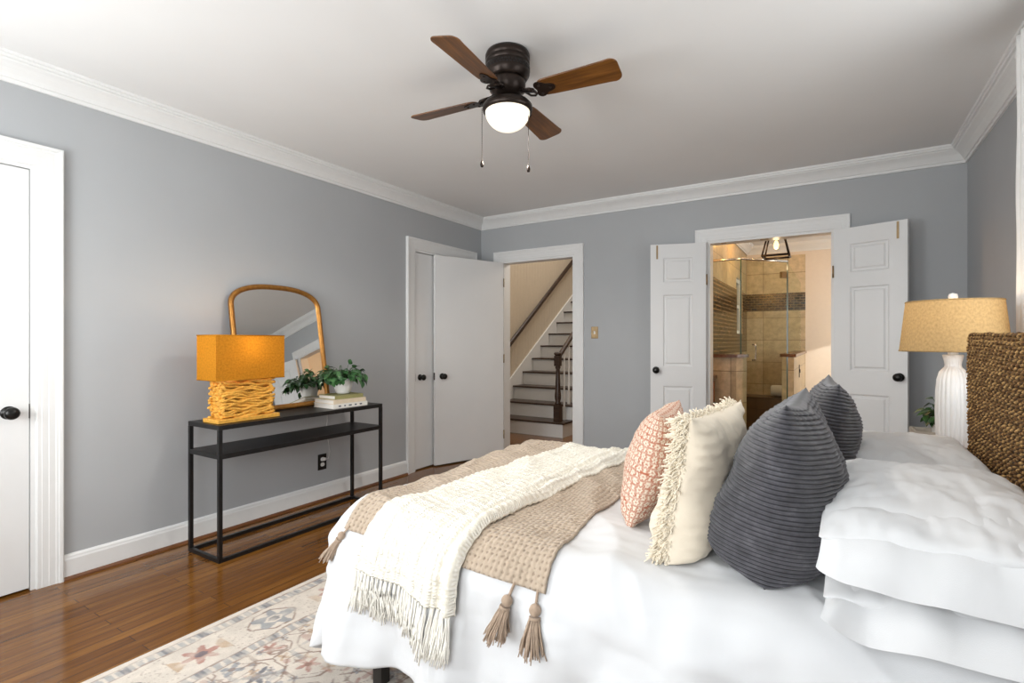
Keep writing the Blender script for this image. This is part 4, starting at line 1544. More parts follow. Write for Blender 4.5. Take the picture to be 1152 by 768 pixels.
def ARC(u, wd, th):
    """distance along the bulging cloth, measured from one seam"""
    key = (wd, th)
    if key not in _arc:
        q = np.linspace(-1, 1, 2001)
        y_ = th / 2 * np.maximum(0, 1 - np.abs(q) ** 2.4) ** 0.48
        s_ = np.concatenate([[0], np.cumsum(np.hypot(np.diff(q) * wd / 2, np.diff(y_)))])
        _arc[key] = s_
    return float(np.interp(u, np.linspace(0, 1, 2001), _arc[key]))


def blockcol(u, v):
    # staggered rows of open petalled blossoms
    x, y = ARC(u, 0.44, 0.17) / 0.040, ARC(v, 0.355, 0.17) / 0.040
    best = None
    for k in (0, 1):
        yy = y + 0.5 * k
        xx = x + 0.5 * k
        du, dv2 = xx - math.floor(xx) - 0.5, yy - math.floor(yy) - 0.5
        r = math.hypot(du, dv2)
        if best is None or r < best[0]:
            best = (r, math.atan2(dv2, du))
    r, an = best
    pet = 0.30 + 0.05 * math.cos(6 * an)
    k = 0.0
    if abs(r - pet) < 0.088:
        k = 1.0
    if r < 0.08:
        k = 0.9
    k *= 0.75 + 0.4 * noise.noise(Vector((u * 40, v * 40, 2)))
    return IV * (1 - k) + TC * max(0, k)


m4 = frame((2.742, 1.70, ZB - 0.008), (-0.12, 1, 0), (0.26, 0.03, 1))
add_pillow('throw_pillow', 'ivory pillow block printed with terracotta blossoms, leaning on the cream pillow', G, M['block'], m4,
           pillow_mesh(0.44, 0.355, 0.17, 8.0, 180, 170, 0.06, 0.48, 2.4, 0.008, col=blockcol, sag=0.1))


# white bed pillows lying flat: local x = along y of the room (near = -), local z = along x, thickness up
def bed_pillow(label, x0, ybase, z0, Wd, Dp, T, seed, hem, tilt=0.0, back=0.0):
    def warp(p, a, c, s):
        # near end stays open and full, its hem droops
        # settles down at the foot side, rises towards the headboard
        p.y += back * (c * 0.5 + 0.5)
        p.y += T * 0.5
        if p.y < 0.004 and s < 0:
            p.y = 0.004
        return p
    mb = pillow_mesh(Wd, Dp, T, seed, 110, 90, 0.02, 0.46, 3.0, 0.013, warp=warp, puck=0.0, pnear=1.7 if hem else None)
    if hem:
        fn = mb.fn

        def flap(u, v):
            # open end of the pillowcase: lies on the filling, then hangs free
            vv = 0.08 + 0.84 * v
            p1, p2 = fn(0.33, vv), fn(0.20, vv)
            wv = math.sin(v * 9 + seed) * 0.5 + math.sin(v * 21 + seed * 2) * 0.25
            side = 1 - (2 * v - 1) ** 4
            e = Vector((-Wd / 2 - 0.040 - 0.010 * wv, T * 0.5 - hem * (0.55 + 0.45 * side) + 0.010 * wv, p2.z + 0.012 * (2 * v - 1)))
            m_ = Vector((-Wd / 2 - 0.020, p2.y * 0.86 + e.y * 0.14, p2.z))
            up = Vector((0, 0.004, 0))
            a_, b_, c_, d_ = p1 + up, p2 + up, m_ + up * 0.5, e
            t = u
            dn = 0.010 * fbm((v * 2.0, u * 0.8, 0), 3.0, seed) * min(1, 4 * u)
            return Vector((-dn * 0.7, dn, 0)) + a_ * (1 - t) ** 3 + b_ * 3 * t * (1 - t) ** 2 + c_ * 3 * t * t * (1 - t) + d_ * t ** 3
        mb.sheet(flap, 20, 70, uvs=(0.15, Dp))
    mt_ = Matrix(((0, 0, 1, x0), (1, 0, 0, ybase), (0, 1, 0, z0), (0, 0, 0, 1)))
    mt_ = mt_ @ Matrix.Rotation(tilt, 4, 'Y')
    return tag(mb.xf(mt_).build('bed_pillow', M['pillowcase'], weld=2e-4), label, 'pillow', 'white bed pillows stacked by the headboard')


bed_pillow('white bed pillow at the bottom of the near stack by the headboard', 3.270, 1.505, ZB - 0.006, 0.67, 0.40, 0.122, 3.0, 0.050)
bed_pillow('white bed pillow on top of the near stack by the headboard', 3.262, 1.515, ZB + 0.104, 0.67, 0.41, 0.125, 5.0, 0.075, 0.0, 0.01)
bed_pillow('white bed pillow at the bottom of the far stack behind the charcoal pillows', 3.310, 2.21, ZB - 0.006, 0.62, 0.365, 0.115, 7.0, 0.0)
bed_pillow('white bed pillow on top of the far stack beside the nightstand', 3.305, 2.21, ZB + 0.098, 0.62, 0.37, 0.115, 9.0, 0.0, 0.0, 0.01)

# ------------------------------------------------------------------ console table and what stands on it
ct = thing('console_table', 'long narrow black metal console table with a lower shelf', 'console table', (0.31, 2.11, 0))
TX0, TX1, TY0, TY1, TT = 0.150, 0.475, 1.515, 2.70, 0.745
lg = 0.020
MB().box(TX0, TY0, TT - 0.026, TX1, TY1, TT).build('tabletop', M['black'], ct, bevel=0.002)
MB().box(TX0 + 0.001, TY0 + 0.001, 0.560, TX1 - 0.001, TY1 - 0.001, 0.586).build('lower_shelf', M['black'], ct, bevel=0.002)
for x_ in (TX0, TX1 - lg):
    for y_ in (TY0, TY1 - lg):
        MB().box(x_, y_, 0.001, x_ + lg, y_ + lg, TT - 0.026).build('leg', M['black'], ct)
fb = MB()
fb.box(TX0 + lg, TY0, 0.001, TX1 - lg, TY0 + lg, 0.021).box(TX0 + lg, TY1 - lg, 0.001, TX1 - lg, TY1, 0.021)
fb.box(TX0, TY0 + lg, 0.001, TX0 + lg, TY1 - lg, 0.021).box(TX1 - lg, TY0 + lg, 0.001, TX1, TY1 - lg, 0.021)
fb.build('floor_frame', M['black'], ct)

# driftwood lamp
lm = thing('driftwood_lamp', 'golden driftwood table lamp with rectangular mustard shade, switched on', 'table lamp', (0.35, 1.72, TT))
LX, LY = 0.345, 1.72
MB().box(LX - 0.075, LY - 0.185, TT + 0.001, LX + 0.085, LY + 0.185, TT + 0.024).build('base', M['goldpaint'], lm, bevel=0.003)
db_ = MB()
rg = random.Random(21)
z = TT + 0.030
row = 0
while z < 0.985:
    for xo in (0.058, 0.030, 0.0, -0.03, -0.055):
        if xo not in (0.058, 0.030, -0.055) and row % 2:
            continue
        p1, p2, p3 = rg.uniform(0, 6), rg.uniform(0, 6), rg.uniform(0, 6)
        l0, l1 = LY - 0.152 + rg.uniform(-0.015, 0.012), LY + 0.152 + rg.uniform(-0.012, 0.015)
        pts_ = []
        for i in range(26):
            t = i / 25
            y_ = l0 + (l1 - l0) * t
            pts_.append((LX + xo + 0.006 * math.sin(7 * t + p2) + rg.uniform(-.0012, .0012), y_, z + 0.0065 * math.sin(9 * t + p1) + 0.003 * math.sin(21 * t + p3)))
        r0 = rg.uniform(0.0065, 0.0105)
        db_.tube(pts_, r0, 7, True, lambda t, a=p3: 0.85 + 0.25 * math.sin(8 * t + a) * math.sin(3.14 * t) + 0.1)
    for yo in (-0.14, 0.14):
        pts_ = [(LX - 0.065 + 0.13 * i / 8, LY + yo + 0.006 * math.sin(i + row), z + 0.006 + 0.006 * math.sin(i * 0.9 + row * 2)) for i in range(9)]
        db_.tube(pts_, 0.008, 7)
    z += 0.0112
    row += 1
tag(db_.build('driftwood_body', M['goldpaint'], lm), 'stacked wavy golden branches')


def box_shade(cx, cy, z0, z1, hx, hy, t=0.002):
    mb = MB()
    pts_ = [(-hx, -hy), (hx, -hy), (hx, hy), (-hx, hy)]
    per_ = [0, 2 * hx, 2 * hx + 2 * hy, 4 * hx + 2 * hy, 4 * hx + 4 * hy]

    def fn(u, v):
        s = u * per_[-1]
        for i in range(4):
            if s <= per_[i + 1] + 1e-9:
                k = (s - per_[i]) / (per_[i + 1] - per_[i])
                a, b_ = pts_[i], pts_[(i + 1) % 4]
                return (cx + a[0] + (b_[0] - a[0]) * k, cy + a[1] + (b_[1] - a[1]) * k, z0 + (z1 - z0) * v)
    # subdivide at exact corners
    n = 0
    mb.hasuv = True
    for i in range(4):
        a, b_ = pts_[i], pts_[(i + 1) % 4]
        q = [mb.bm.verts.new((cx + p[0], cy + p[1], zz)) for p, zz in ((a, z0), (b_, z0), (b_, z1), (a, z1))]
        f = mb.bm.faces.new(q)
        for lp, uv in zip(f.loops, ((per_[i], z0), (per_[i + 1], z0), (per_[i + 1], z1), (per_[i], z1))):
            lp[mb.uv].uv = uv
    return mb


sx, sy = 0.100, 0.205
box_shade(LX, LY, 0.985, 1.235, sx, sy).build('lamp_shade', M['mustard'], lm, weld=1e-5)
for zz in (0.985, 1.235):
    rm = MB()
    for a, b_ in (((-sx, -sy), (sx, -sy)), ((sx, -sy), (sx, sy)), ((sx, sy), (-sx, sy)), ((-sx, sy), (-sx, -sy))):
        rm.tube([(LX + a[0], LY + a[1], zz), (LX + b_[0], LY + b_[1], zz)], 0.003, 5)
    rm.build('shade_rim', M['mustard'], lm)
MB().lathe([(0.0, 0.985), (0.012, 0.985), (0.012, 1.04), (0.016, 1.045), (0.016, 1.075), (0.0, 1.075)], (LX, LY, 0), 16).build('socket', M['brass'], lm)
tag(MB().lathe([(0.010, 1.075), (0.016, 1.09), (0.028, 1.12), (0.024, 1.145), (0.0, 1.157)], (LX, LY, 0), 16).build('bulb', M['bulb'], lm), 'lit bulb inside the shade')
point_light('driftwood_lamp_light', (LX, LY, 1.185), 1.1, (1.0, 0.74, 0.42), 0.03)

# arched mirror leaning on the wall
mi = thing('leaning_mirror', 'arched gold framed mirror leaning on the wall behind the lamp', 'mirror', (0.15, 2.13, TT))
mw, mh = 0.68, 0.85
my = 2.135
xb, xt = 0.172, 0.030
th = math.atan2(xb - xt, mh)
mmt = Matrix(((0, -math.cos(th) * -1, -math.sin(th), xb), (1, 0, 0, my), (0, math.sin(th), math.cos(th), TT + 0.002), (0, 0, 0, 1)))


def arch(ins, n=40):
    hw, hh = mw / 2 - ins, mh - ins
    zs_, ex_ = 0.69, 2.45
    pts_ = [(-hw, ins), (hw, ins)]
    for i in range(0, 14):
        pts_.append((hw, ins + (zs_ - ins) * (i + 1) / 14))
    for i in range(1, n):
        a_ = PI * i / n
        cx_, sx_ = math.cos(a_), math.sin(a_)
        pts_.append((hw * math.copysign(abs(cx_) ** (2 / ex_), cx_), zs_ + (hh - zs_) * abs(sx_) ** (2 / ex_)))
    for i in range(0, 14):
        pts_.append((-hw, zs_ - (zs_ - ins) * i / 14))
    return pts_


fr = MB()
prof = [(0.0, 0.0), (0.001, 0.012), (0.006, 0.019), (0.014, 0.021), (0.025, 0.018), (0.032, 0.011), (0.035, 0.004), (0.035, 0.0)]
rings = []
for ins, d_ in prof:
    rings.append([(a, d_, c) for a, c in arch(ins)])
fr.loft(rings, True, False)
fr.loft([[(a, 0, c) for a, c in arch(0.0)], [(a, 0, c) for a, c in arch(0.035)]], True, False)
fr.xf(mmt)
fro = fr.build('mirror_frame', M['gold'], mi, weld=1e-5)
gl = MB()
pp = arch(0.032)
gl.bm.faces.new([gl.bm.verts.new((a, 0.004, c)) for a, c in pp])
gl.xf(mmt)
gl.build('mirror_glass', M['mirror'], mi)
bk = MB().loft([[(a, -0.001, c) for a, c in arch(0.004)], [(a, -0.008, c) for a, c in arch(0.004)]], True, True, smooth=False)
bk.xf(mmt).build('backing', M['shoe'], mi)


# books under the plant
def book(label, cx, cy, z, wx, wy, t, rot, cover, marks=0):
    o = thing('book', label, 'book', (cx, cy, z), 'books stacked under the plant')
    R = Matrix.Translation((cx, cy, z)) @ Matrix.Rotation(rot, 4, 'Z')
    hx_, hy_ = wx / 2, wy / 2
    # spine faces +x (the room), pages show at the other three sides
    c = MB()
    c.box(-hx_, -hy_, 0, hx_, hy_, 0.003).box(-hx_, -hy_, t - 0.003, hx_, hy_, t).box(hx_ - 0.003, -hy_, 0.003, hx_, hy_, t - 0.003)
    c.xf(R).build('cover', cover, o)
    MB().box(-hx_ + 0.004, -hy_ + 0.004, 0.003, hx_ - 0.003, hy_ - 0.004, t - 0.003).xf(R).build('pages', M['paper'], o)
    if marks:
        rg = random.Random(marks)
        yy = -hy_ + 0.04
        for w_ in (0.020, 0.012, 0.024, 0.016, 0.020):
            k = MB().box(hx_ - 0.0005, yy, t * 0.34, hx_ + 0.0006, yy + w_, t * 0.66)
            yy += w_ + 0.026
            tag(k.xf(R).build('spine_mark', M['ink'], o), 'small grey mark on the spine')
    return o


bcx, bcy = 0.335, 2.44
book('white book with grey print on its spine, bottom of the stack under the plant', bcx, bcy, TT + 0.001, 0.22, 0.285, 0.030, -0.04, M['paper'], 4)
book('pale cream book in the middle of the stack under the plant', bcx - 0.002, bcy - 0.003, TT + 0.032, 0.21, 0.275, 0.028, -0.02, M['cream'])
book('thin olive topped book directly under the plant pot', bcx + 0.004, bcy - 0.002, TT + 0.061, 0.185, 0.235, 0.026, -0.05, M['olive'])


def leaf(mb, base, direc, nrm, ln_, wd, fold=0.25, curl=0.25):
    d_ = Vector(direc).normalized()
    n_ = Vector(nrm)
    s_ = d_.cross(n_)
    if s_.length < 1e-4:
        s_ = d_.cross(Vector((1, 0, 0.2)))
    s_.normalize()
    n_ = s_.cross(d_).normalized()
    P = [(0.0, 0.02), (0.12, 0.62), (0.3, 0.95), (0.5, 0.92), (0.7, 0.66), (0.87, 0.32), (1.0, 0.0)]
    rows_ = []
    for t, w_ in P:
        c = base + d_ * ln_ * t - n_ * curl * ln_ * t * t
        rows_.append([c - s_ * wd / 2 * w_ + n_ * fold * wd / 2 * w_, c, c + s_ * wd / 2 * w_ + n_ * fold * wd / 2 * w_])
    mb.loft(rows_, False, False)


def plant(root, foliage_mat, cx, cy, z0, n, reach, seed, lsize, droop, stemparent=None):
    lf, sm = MB(), MB()
    rg = random.Random(seed)
    for i in range(n):
        a_ = rg.uniform(0, 2 * PI)
        R = reach * (0.25 + 0.75 * math.sqrt(rg.random()))
        el = rg.uniform(0.02, 1.0) * (1.1 - R / reach * 0.65)
        o = Vector((math.cos(a_), math.sin(a_) * 1.0, 0))
        b0 = Vector((cx, cy, z0)) + o * 0.02
        tip = Vector((cx, cy, z0)) + o * R + Vector((0, 0, 0.125 * el - droop * max(0, R / reach - 0.55) * rg.random()))
        mid = (b0 + tip) / 2 + Vector((0, 0, 0.035))
        path = [b0, b0 * 0.45 + mid * 0.55, mid * 0.6 + tip * 0.4, tip]
        sm.tube(path, 0.0014, 5)
        dr = (tip - mid).normalized() * 0.6 + Vector((rg.uniform(-.5, .5), rg.uniform(-.5, .5), rg.uniform(-0.6, 0.2)))
        leaf(lf, tip, dr, Vector((o.x * 0.6, o.y * 0.6, 1)) + Vector((rg.uniform(-.4, .4), rg.uniform(-.4, .4), 0)), lsize * rg.uniform(0.75, 1.2), lsize * rg.uniform(0.6, 0.85))
    lf.build('foliage', foliage_mat, root)
    sm.build('stems', M['leaf2'], root)


pz = TT + 0.089
pp_ = thing('potted_plant', 'bushy green trailing plant in a white bowl pot on the stacked books', 'plant', (bcx, bcy + 0.0, pz))
PX, PY = bcx + 0.01, bcy + 0.01
MB().lathe([(0.0, pz), (0.040, pz), (0.050, pz + 0.012), (0.060, pz + 0.045), (0.063, pz + 0.080), (0.062, pz + 0.104), (0.058, pz + 0.104), (0.058, pz + 0.085), (0.0, pz + 0.080)],
           (PX, PY, 0), 32, cap=False).build('pot', M['ceramic'], pp_)
MB().lathe([(0.0, pz + 0.094), (0.03, pz + 0.094), (0.0575, pz + 0.090), (0.0, pz + 0.082)], (PX, PY, 0), 24).build('soil', M['soil'], pp_)
plant(pp_, M['leaf'], PX, PY, pz + 0.100, 160, 0.155, 4, 0.050, 0.05)

# outlet with cord, light switch
ol = thing('wall_outlet', 'black wall outlet with two white sockets under the console', 'outlet', (0.001, 2.54, 0.29))
MB().box(0.0005, 2.502, 0.232, 0.007, 2.576, 0.350).build('cover_plate', M['black'], ol, bevel=0.002)
for z_ in (0.272, 0.312):
    MB().loft([[(x_, 2.539 + 0.017 * math.cos(a_), z_ + 0.0145 * math.copysign(abs(math.sin(a_)) ** 0.6, math.sin(a_))) for a_ in [2 * PI * i / 20 for i in range(20)]] for x_ in (0.007, 0.0095)], True, True).build('socket_face', M['cordw'], ol)
cd = thing('lamp_cord', 'thin white cord plugged into the black outlet', 'cord', (0.02, 2.55, 0.31))
MB().box(0.0098, 2.528, 0.302, 0.032, 2.552, 0.324).build('plug', M['cordw'], cd, bevel=0.003)
MB().tube([(0.032, 2.54, 0.313), (0.05, 2.56, 0.318), (0.045, 2.575, 0.37), (0.03, 2.572, 0.45), (0.03, 2.55, 0.52), (0.04, 2.556, 0.60), (0.06, 2.54, 0.68), (0.09, 2.4, 0.735), (0.130, 2.1, 0.752), (0.140, 1.80, 0.750), (0.20, 1.76, 0.7495), (0.262, 1.75, 0.7495)],
          0.0028, 6).build('cable', M['cordw'], cd)
sw = thing('light_switch', 'small metal switch plate on the grey wall right of the hall doorway', 'switch', (1.335, RY1, 1.285))
MB().box(1.300, RY1 - 0.006, 1.228, 1.370, RY1 - 0.0005, 1.342).build('switch_plate', M['brass'], sw, bevel=0.002)
MB().box(1.327, RY1 - 0.008, 1.270, 1.343, RY1 - 0.006, 1.300).build('toggle_surround', M['cordw'], sw)
MB().box(1.331, RY1 - 0.016, 1.284, 1.339, RY1 - 0.008, 1.296).build('toggle', M['cordw'], sw)

# ------------------------------------------------------------------ ceiling fan
FX, FY = 2.005, 2.01
fan = thing('ceiling_fan', 'bronze flush ceiling fan with four wooden blades and lit globe', 'ceiling fan', (FX, FY, H))
MB().lathe([(0.0, H - 0.001), (0.098, H - 0.001), (0.103, H - 0.012), (0.103, H - 0.030), (0.100, H - 0.033), (0.100, H - 0.037), (0.1025, H - 0.040), (0.1025, H - 0.052), (0.0995, H - 0.055), (0.0995, H - 0.060), (0.1025, H - 0.063), (0.1025, H - 0.094), (0.100, H - 0.104),
            (0.092, H - 0.116), (0.086, H - 0.126), (0.0, H - 0.126)], (FX, FY, 0), 48).build('motor_housing', M['bronze'], fan)
vt = MB()
for i in range(40):
    a_ = 2 * PI * i / 40
    for zz in (H - 0.072, H - 0.083):
        q = Matrix.Translation((FX, FY, 0)) @ Matrix.Rotation(a_ + (0.08 if zz < H - 0.08 else 0), 4, 'Z')
        vt.bm.verts.ensure_lookup_table()
        k = MB().box(0.1015, -0.005, zz - 0.0035, 0.1035, 0.005, zz + 0.0035)
        k.xf(q)
        tmp = bpy.data.meshes.new('tmp')
        k.bm.to_mesh(tmp)
        k.bm.free()
        vt.bm.from_mesh(tmp)
        bpy.data.meshes.remove(tmp)
vt.build('vent_band', M['black'], fan)
MB().lathe([(0.0, H - 0.126), (0.082, H - 0.126), (0.084, H - 0.135), (0.082, H - 0.172), (0.060, H - 0.190), (0.045, H - 0.20), (0.0, H - 0.20)], (FX, FY, 0), 40).build('rotor_hub', M['bronze'], fan)
BZ = 2.335
R0b, R1b = 0.155, 0.528


def blade_mesh():
    mb = MB()
    mb.hasuv = True
    # outline (along r, half width)
    def hw(r_):
        t = (r_ - R0b) / (R1b - R0b)
        return 0.050 + 0.016 * t
    P = []
    rc0, rc1 = 0.036, 0.034                      # corner radii at root and tip
    for i in range(10):
        q = PI / 2 * i / 9
        P.append((R0b + rc0 * (1 - math.cos(q)), hw(R0b) - rc0 + rc0 * math.sin(q)))
    for i in range(1, 12):
        r_ = R0b + rc0 + (R1b - rc1 - R0b - rc0) * i / 12
        P.append((r_, hw(r_)))
    for i in range(10):
        q = PI / 2 * i / 9
        P.append((R1b - rc1 + rc1 * math.sin(q), hw(R1b) - rc1 + rc1 * math.cos(q)))
    pitch = math.radians(-13)
    top, bot = [], []
    outl = [(r_, -h) for r_, h in P] + [(r_, h) for r_, h in reversed(P)]
    for zoff, lst in ((0.003, top), (-0.003, bot)):
        for r_, y_ in outl:
            lst.append((r_, y_ * math.cos(pitch), zoff + y_ * math.sin(pitch)))
    mb.loft([bot, top], True, True, smooth=False)
    for f in mb.bm.faces:
        for lp in f.loops:
            lp[mb.uv].uv = (lp.vert.co.x, lp.vert.co.y)
    return mb


def iron_mesh():
    mb = MB()
    pitch = math.radians(-13)
    # arm from the hub, then a three lobed plate under the blade
    mb.loft([[(0.060, -0.016, 0.018), (0.060, 0.016, 0.018), (0.060, 0.016, 0.006), (0.060, -0.016, 0.006)],
             [(0.105, -0.013, 0.008), (0.105, 0.013, 0.008), (0.105, 0.013, -0.004), (0.105, -0.013, -0.004)],
             [(0.140, -0.018, -0.004), (0.140, 0.018, -0.001), (0.140, 0.018, -0.010), (0.140, -0.018, -0.013)]], True, True)
    out = []
    for i in range(40):
        a_ = 2 * PI * i / 40
        r_ = 0.038 + 0.010 * math.cos(3 * a_)
        out.append((0.182 + r_ * 1.15 * math.cos(a_), r_ * 1.05 * math.sin(a_)))
    mb.loft([[(x_, y_ * math.cos(pitch), -0.0035 + y_ * math.sin(pitch)) for x_, y_ in out], [(x_, y_ * math.cos(pitch), -0.0075 + y_ * math.sin(pitch)) for x_, y_ in out]], True, True, smooth=False)
    for x_, y_ in ((0.215, 0.0), (0.168, 0.026), (0.168, -0.026)):
        mb.ball((x_, y_ * math.cos(pitch), -0.008 + y_ * math.sin(pitch)), 0.0065, 10, 1, 1, 0.6)
    for sg in (-1, 1):
        mb.tube([(0.085, sg * 0.014, 0.006), (0.105, sg * 0.034, -0.006), (0.128, sg * 0.036, -0.010), (0.142, sg * 0.022, -0.010), (0.134, sg * 0.012, -0.008)], 0.005, 6)
    return mb


bl0 = blade_mesh()
ir0 = iron_mesh()
for i in range(4):
    q = Matrix.Translation((FX, FY, BZ)) @ Matrix.Rotation(math.radians(4.5 + 90 * i), 4, 'Z')
    b1, b2 = MB(), MB()
    b1.bm.free()
    b2.bm.free()
    b1.bm, b2.bm = bl0.bm.copy(), ir0.bm.copy()
    b1.uv, b2.uv = b1.bm.loops.layers.uv['UVMap'], b2.bm.loops.layers.uv['UVMap']
    b1.hasuv = True
    b1.xf(q)
    b2.xf(q)
    bo = tag(b1.build('blade', M['blade'], fan, bevel=0.0015), 'brown wood grain fan blade')
    tag(b2.build('blade_iron', M['bronze'], bo), 'ornate dark bronze blade bracket')
MB().lathe([(0.0, BZ - 0.005), (0.045, BZ - 0.005), (0.045, BZ - 0.018), (0.075, BZ - 0.024), (0.104, BZ - 0.036), (0.114, BZ - 0.048), (0.116, BZ - 0.062), (0.113, BZ - 0.074), (0.104, BZ - 0.076), (0.0, BZ - 0.05)],
           (FX, FY, 0), 48).build('light_fitter', M['bronze'], fan)
gz = BZ - 0.074
tag(MB().lathe([(0.103 * math.sin(PI / 2 * i / 12), gz - 0.088 * math.cos(PI / 2 * i / 12)) for i in range(13)] + [(0.0, gz)], (FX, FY, 0), 40).build('light_globe', M['globe'], fan), 'lit frosted white glass bowl')
fl_ = bpy.data.lights.new('fan_light', 'SPOT')
fl_.energy, fl_.color, fl_.spot_size, fl_.spot_blend, fl_.shadow_soft_size = 26, (1.0, 0.93, 0.84), math.radians(172), 0.35, 0.09
flo = bpy.data.objects.new('fan_light', fl_)
COL.objects.link(flo)
flo.location = (FX, FY, gz - 0.12)
rtx, rty = 0.847, 0.531
for k, zb in ((-0.121, 2.005), (0.098, 1.975)):
    cx_, cy_ = FX + rtx * k * 0.98, FY + rty * k * 0.98
    if k > 0:
        cx_, cy_ = FX + rtx * k + 0.01, FY + rty * k - 0.02
    ch = MB()
    z_ = BZ - 0.060
    ch.tube([(cx_, cy_, z_), (cx_, cy_, zb + 0.03)], 0.0012, 5)
    while z_ > zb + 0.03:
        ch.ball((cx_, cy_, z_), 0.0020, 6)
        z_ -= 0.008
    co = ch.build('pull_chain', M['bronze'], fan)
    MB().lathe([(0.002, zb + 0.032), (0.006, zb + 0.026), (0.0085, zb + 0.012), (0.006, zb + 0.002), (0.0, zb)], (cx_, cy_, 0), 14).build('pull_knob', M['bronze'], co)

# ------------------------------------------------------------------ nightstand side
ns = thing('nightstand', 'brown wooden nightstand beside the headboard', 'nightstand', (3.80, 2.86, 0))
NX0, NX1, NY0, NY1, NT = 3.575, 3.895, 2.64, 3.17, 0.750
MB().box(NX0 - 0.012, NY0 - 0.012, NT - 0.03, NX1, NY1 + 0.012, NT).build('top', M['nightwood'], ns, bevel=0.004)
MB().box(NX0, NY0, 0.20, NX1 - 0.003, NY1, NT - 0.03).build('carcass', M['nightwood'], ns)
for z0, z1 in ((0.22, 0.45), (0.47, 0.70)):
    dr = MB().box(NX0 - 0.014, NY0 + 0.02, z0, NX0, NY1 - 0.02, z1).build('drawer', M['nightwood'], ns, bevel=0.003)
    MB().ball((NX0 - 0.028, (NY0 + NY1) / 2, (z0 + z1) / 2), 0.014).build('drawer_knob', M['knob'], dr)
for x_ in (NX0 + 0.03, NX1 - 0.04):
    for y_ in (NY0 + 0.03, NY1 - 0.03):
        MB().loft([[(x_ - 0.013, y_ - 0.013, 0.001), (x_ + 0.013, y_ - 0.013, 0.001), (x_ + 0.013, y_ + 0.013, 0.001), (x_ - 0.013, y_ + 0.013, 0.001)],
                   [(x_ - 0.02, y_ - 0.02, 0.20), (x_ + 0.02, y_ - 0.02, 0.20), (x_ + 0.02, y_ + 0.02, 0.20), (x_ - 0.02, y_ + 0.02, 0.20)]], True, True, smooth=False).build('leg', M['nightwood'], ns)

tlx, tly = 3.708, 2.815
tlamp = thing('table_lamp', 'ribbed white ceramic table lamp with tan burlap shade on the nightstand', 'table lamp', (tlx, tly, NT))


def ribs_(a, z):
    k = 1.0 if z < 1.095 else 0.6
    return 1 + 0.075 * k * (abs(math.sin(10 * a)) ** 0.6 - 0.6)


prof = [(0.0, NT + 0.001), (0.050, NT + 0.001), (0.060, NT + 0.008), (0.066, NT + 0.022), (0.071, NT + 0.08), (0.073, NT + 0.16), (0.071, NT + 0.24), (0.066, NT + 0.29), (0.056, NT + 0.322),
        (0.043, NT + 0.336), (0.036, NT + 0.342), (0.034, NT + 0.352), (0.036, NT + 0.366), (0.044, NT + 0.392), (0.040, NT + 0.394), (0.0, NT + 0.388)]
MB().lathe([(r_ * 0.80, z_) for r_, z_ in prof], (tlx, tly, 0), 160, radmod=ribs_).build('ribbed_body', M['ceramic'], tlamp)
MB().lathe([(0.0, NT + 0.388), (0.018, NT + 0.388), (0.016, NT + 0.45), (0.0, NT + 0.45)], (tlx, tly, 0), 20).build('neck', M['ceramic'], tlamp)
sz0, sz1 = 1.160, 1.368
shb = MB()
shb.sheet(lambda u, v: (tlx + (0.182 + (0.160 - 0.182) * v) * math.cos(2 * PI * u), tly + (0.182 + (0.160 - 0.182) * v) * math.sin(2 * PI * u), sz0 + (sz1 - sz0) * v), 64, 4, True, uvs=(1.4, 0.21))
shb.build('lamp_shade', M['burlap'], tlamp)
for zz, rr_ in ((sz0, 0.182), (sz1, 0.160)):
    rm = MB()
    rm.tube([(tlx + rr_ * math.cos(2 * PI * i / 48), tly + rr_ * math.sin(2 * PI * i / 48), zz) for i in range(49)], 0.003, 5)
    rm.build('shade_rim', M['burlap'], tlamp)
rm = MB()
for i in range(3):
    a_ = 2 * PI * i / 3
    rm.tube([(tlx, tly, sz1 - 0.01), (tlx + 0.159 * math.cos(a_), tly + 0.159 * math.sin(a_), sz1 - 0.003)], 0.002, 5)
rm.build('shade_spider', M['brass'], tlamp)
MB().lathe([(0.0, sz1 - 0.012), (0.006, sz1 - 0.012), (0.006, sz1 + 0.004), (0.014, sz1 + 0.010), (0.017, sz1 + 0.020), (0.014, sz1 + 0.031), (0.0, sz1 + 0.036)], (tlx, tly, 0), 18).build('finial', M['ceramic'], tlamp)
tag(MB().lathe([(0.012, NT + 0.45), (0.014, NT + 0.47), (0.028, NT + 0.51), (0.024, NT + 0.54), (0.0, NT + 0.555)], (tlx, tly, 0), 16).build('bulb', M['bulb'], tlamp), 'lit bulb inside the shade')
point_light('table_lamp_light', (tlx, tly, sz1 - 0.05), 0.8, (1.0, 0.80, 0.54), 0.03)

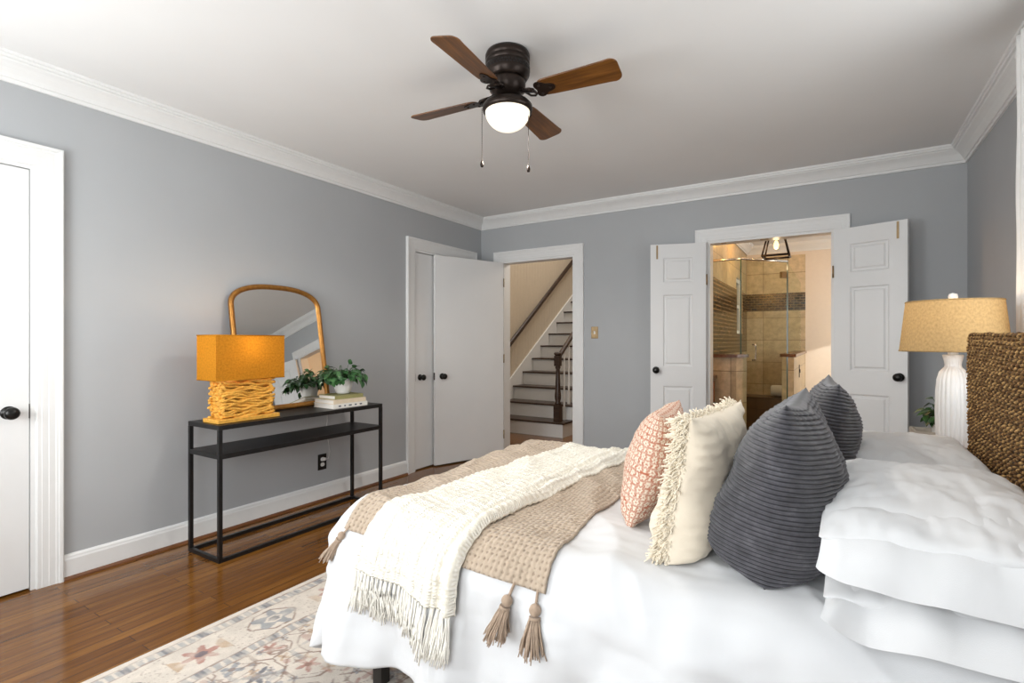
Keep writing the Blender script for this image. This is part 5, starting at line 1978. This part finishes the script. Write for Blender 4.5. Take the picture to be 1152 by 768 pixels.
tray = thing('wooden_tray', 'small grey wooden tray with raised sides on the nightstand', 'tray', (3.66, 3.08, NT))
ax0, ax1, ay0, ay1 = 3.595, 3.79, 3.00, 3.165
tb = MB().box(ax0, ay0, NT + 0.001, ax1, ay1, NT + 0.009)
tb.build('tray_floor', M['rubber'], tray)
tb = MB()
for b_ in ((ax0, ay0, ax0 + 0.012, ay1), (ax1 - 0.012, ay0, ax1, ay1), (ax0 + 0.012, ay0, ax1 - 0.012, ay0 + 0.012), (ax0 + 0.012, ay1 - 0.012, ax1 - 0.012, ay1)):
    tb.box(b_[0], b_[1], NT + 0.009, b_[2], b_[3], NT + 0.036)
tb.build('tray_rim', M['rubber'], tray)
p2 = thing('potted_herb', 'small dark green plant in a square white pot behind the ribbed lamp', 'plant', (3.70, 3.10, NT + 0.01))
hx_, hy_ = 3.715, 3.085
MB().loft([[(hx_ - w_, hy_ - w_, z_), (hx_ + w_, hy_ - w_, z_), (hx_ + w_, hy_ + w_, z_), (hx_ - w_, hy_ + w_, z_)] for w_, z_ in ((0.036, NT + 0.010), (0.046, NT + 0.095), (0.041, NT + 0.095), (0.040, NT + 0.080))],
          True, True, smooth=False).build('pot', M['ceramic'], p2)
plant(p2, M['leaf2'], hx_, hy_, NT + 0.085, 60, 0.085, 8, 0.042, 0.02)

# curtain at the bed window
cr = thing('curtain_rod', 'white curtain rod above the window behind the bed', 'curtain rod', (3.93, 2.2, 2.47))
MB().tube([(3.95, 1.30, 2.405), (3.95, 2.97, 2.405)], 0.011, 12).build('rod', M['white'], cr)
for y_ in (1.32, 2.96):
    MB().tube([(4.046, y_, 2.33), (4.0, y_, 2.33), (3.95, y_, 2.395)], 0.007, 8).build('bracket', M['white'], cr)
for y_ in (1.29, 2.98):
    MB().ball((3.95, y_, 2.405), 0.018).build('finial', M['white'], cr)
cu = MB()


def curt(u, v):
    y_ = 2.60 + 0.33 * u + 0.012 * math.sin(v * 4)
    x_ = 3.948 + 0.028 * math.sin(u * 2 * PI * 5.5 + 0.6 * math.sin(v * 5)) + 0.004 * fbm((u * 3, v * 4, 0), 2, 1)
    y_ = 2.93 + (y_ - 2.93) * (0.92 + 0.10 * math.sin(v * 2.5 + 0.5))
    return (x_, y_, 0.03 + 2.42 * v)


tag(MB().sheet(curt, 120, 60, uvs=(1, 2.4)).build('curtain', M['curtain'], solid=0.003, normals=False), 'white pleated curtain hanging beside the headboard window', 'curtain')
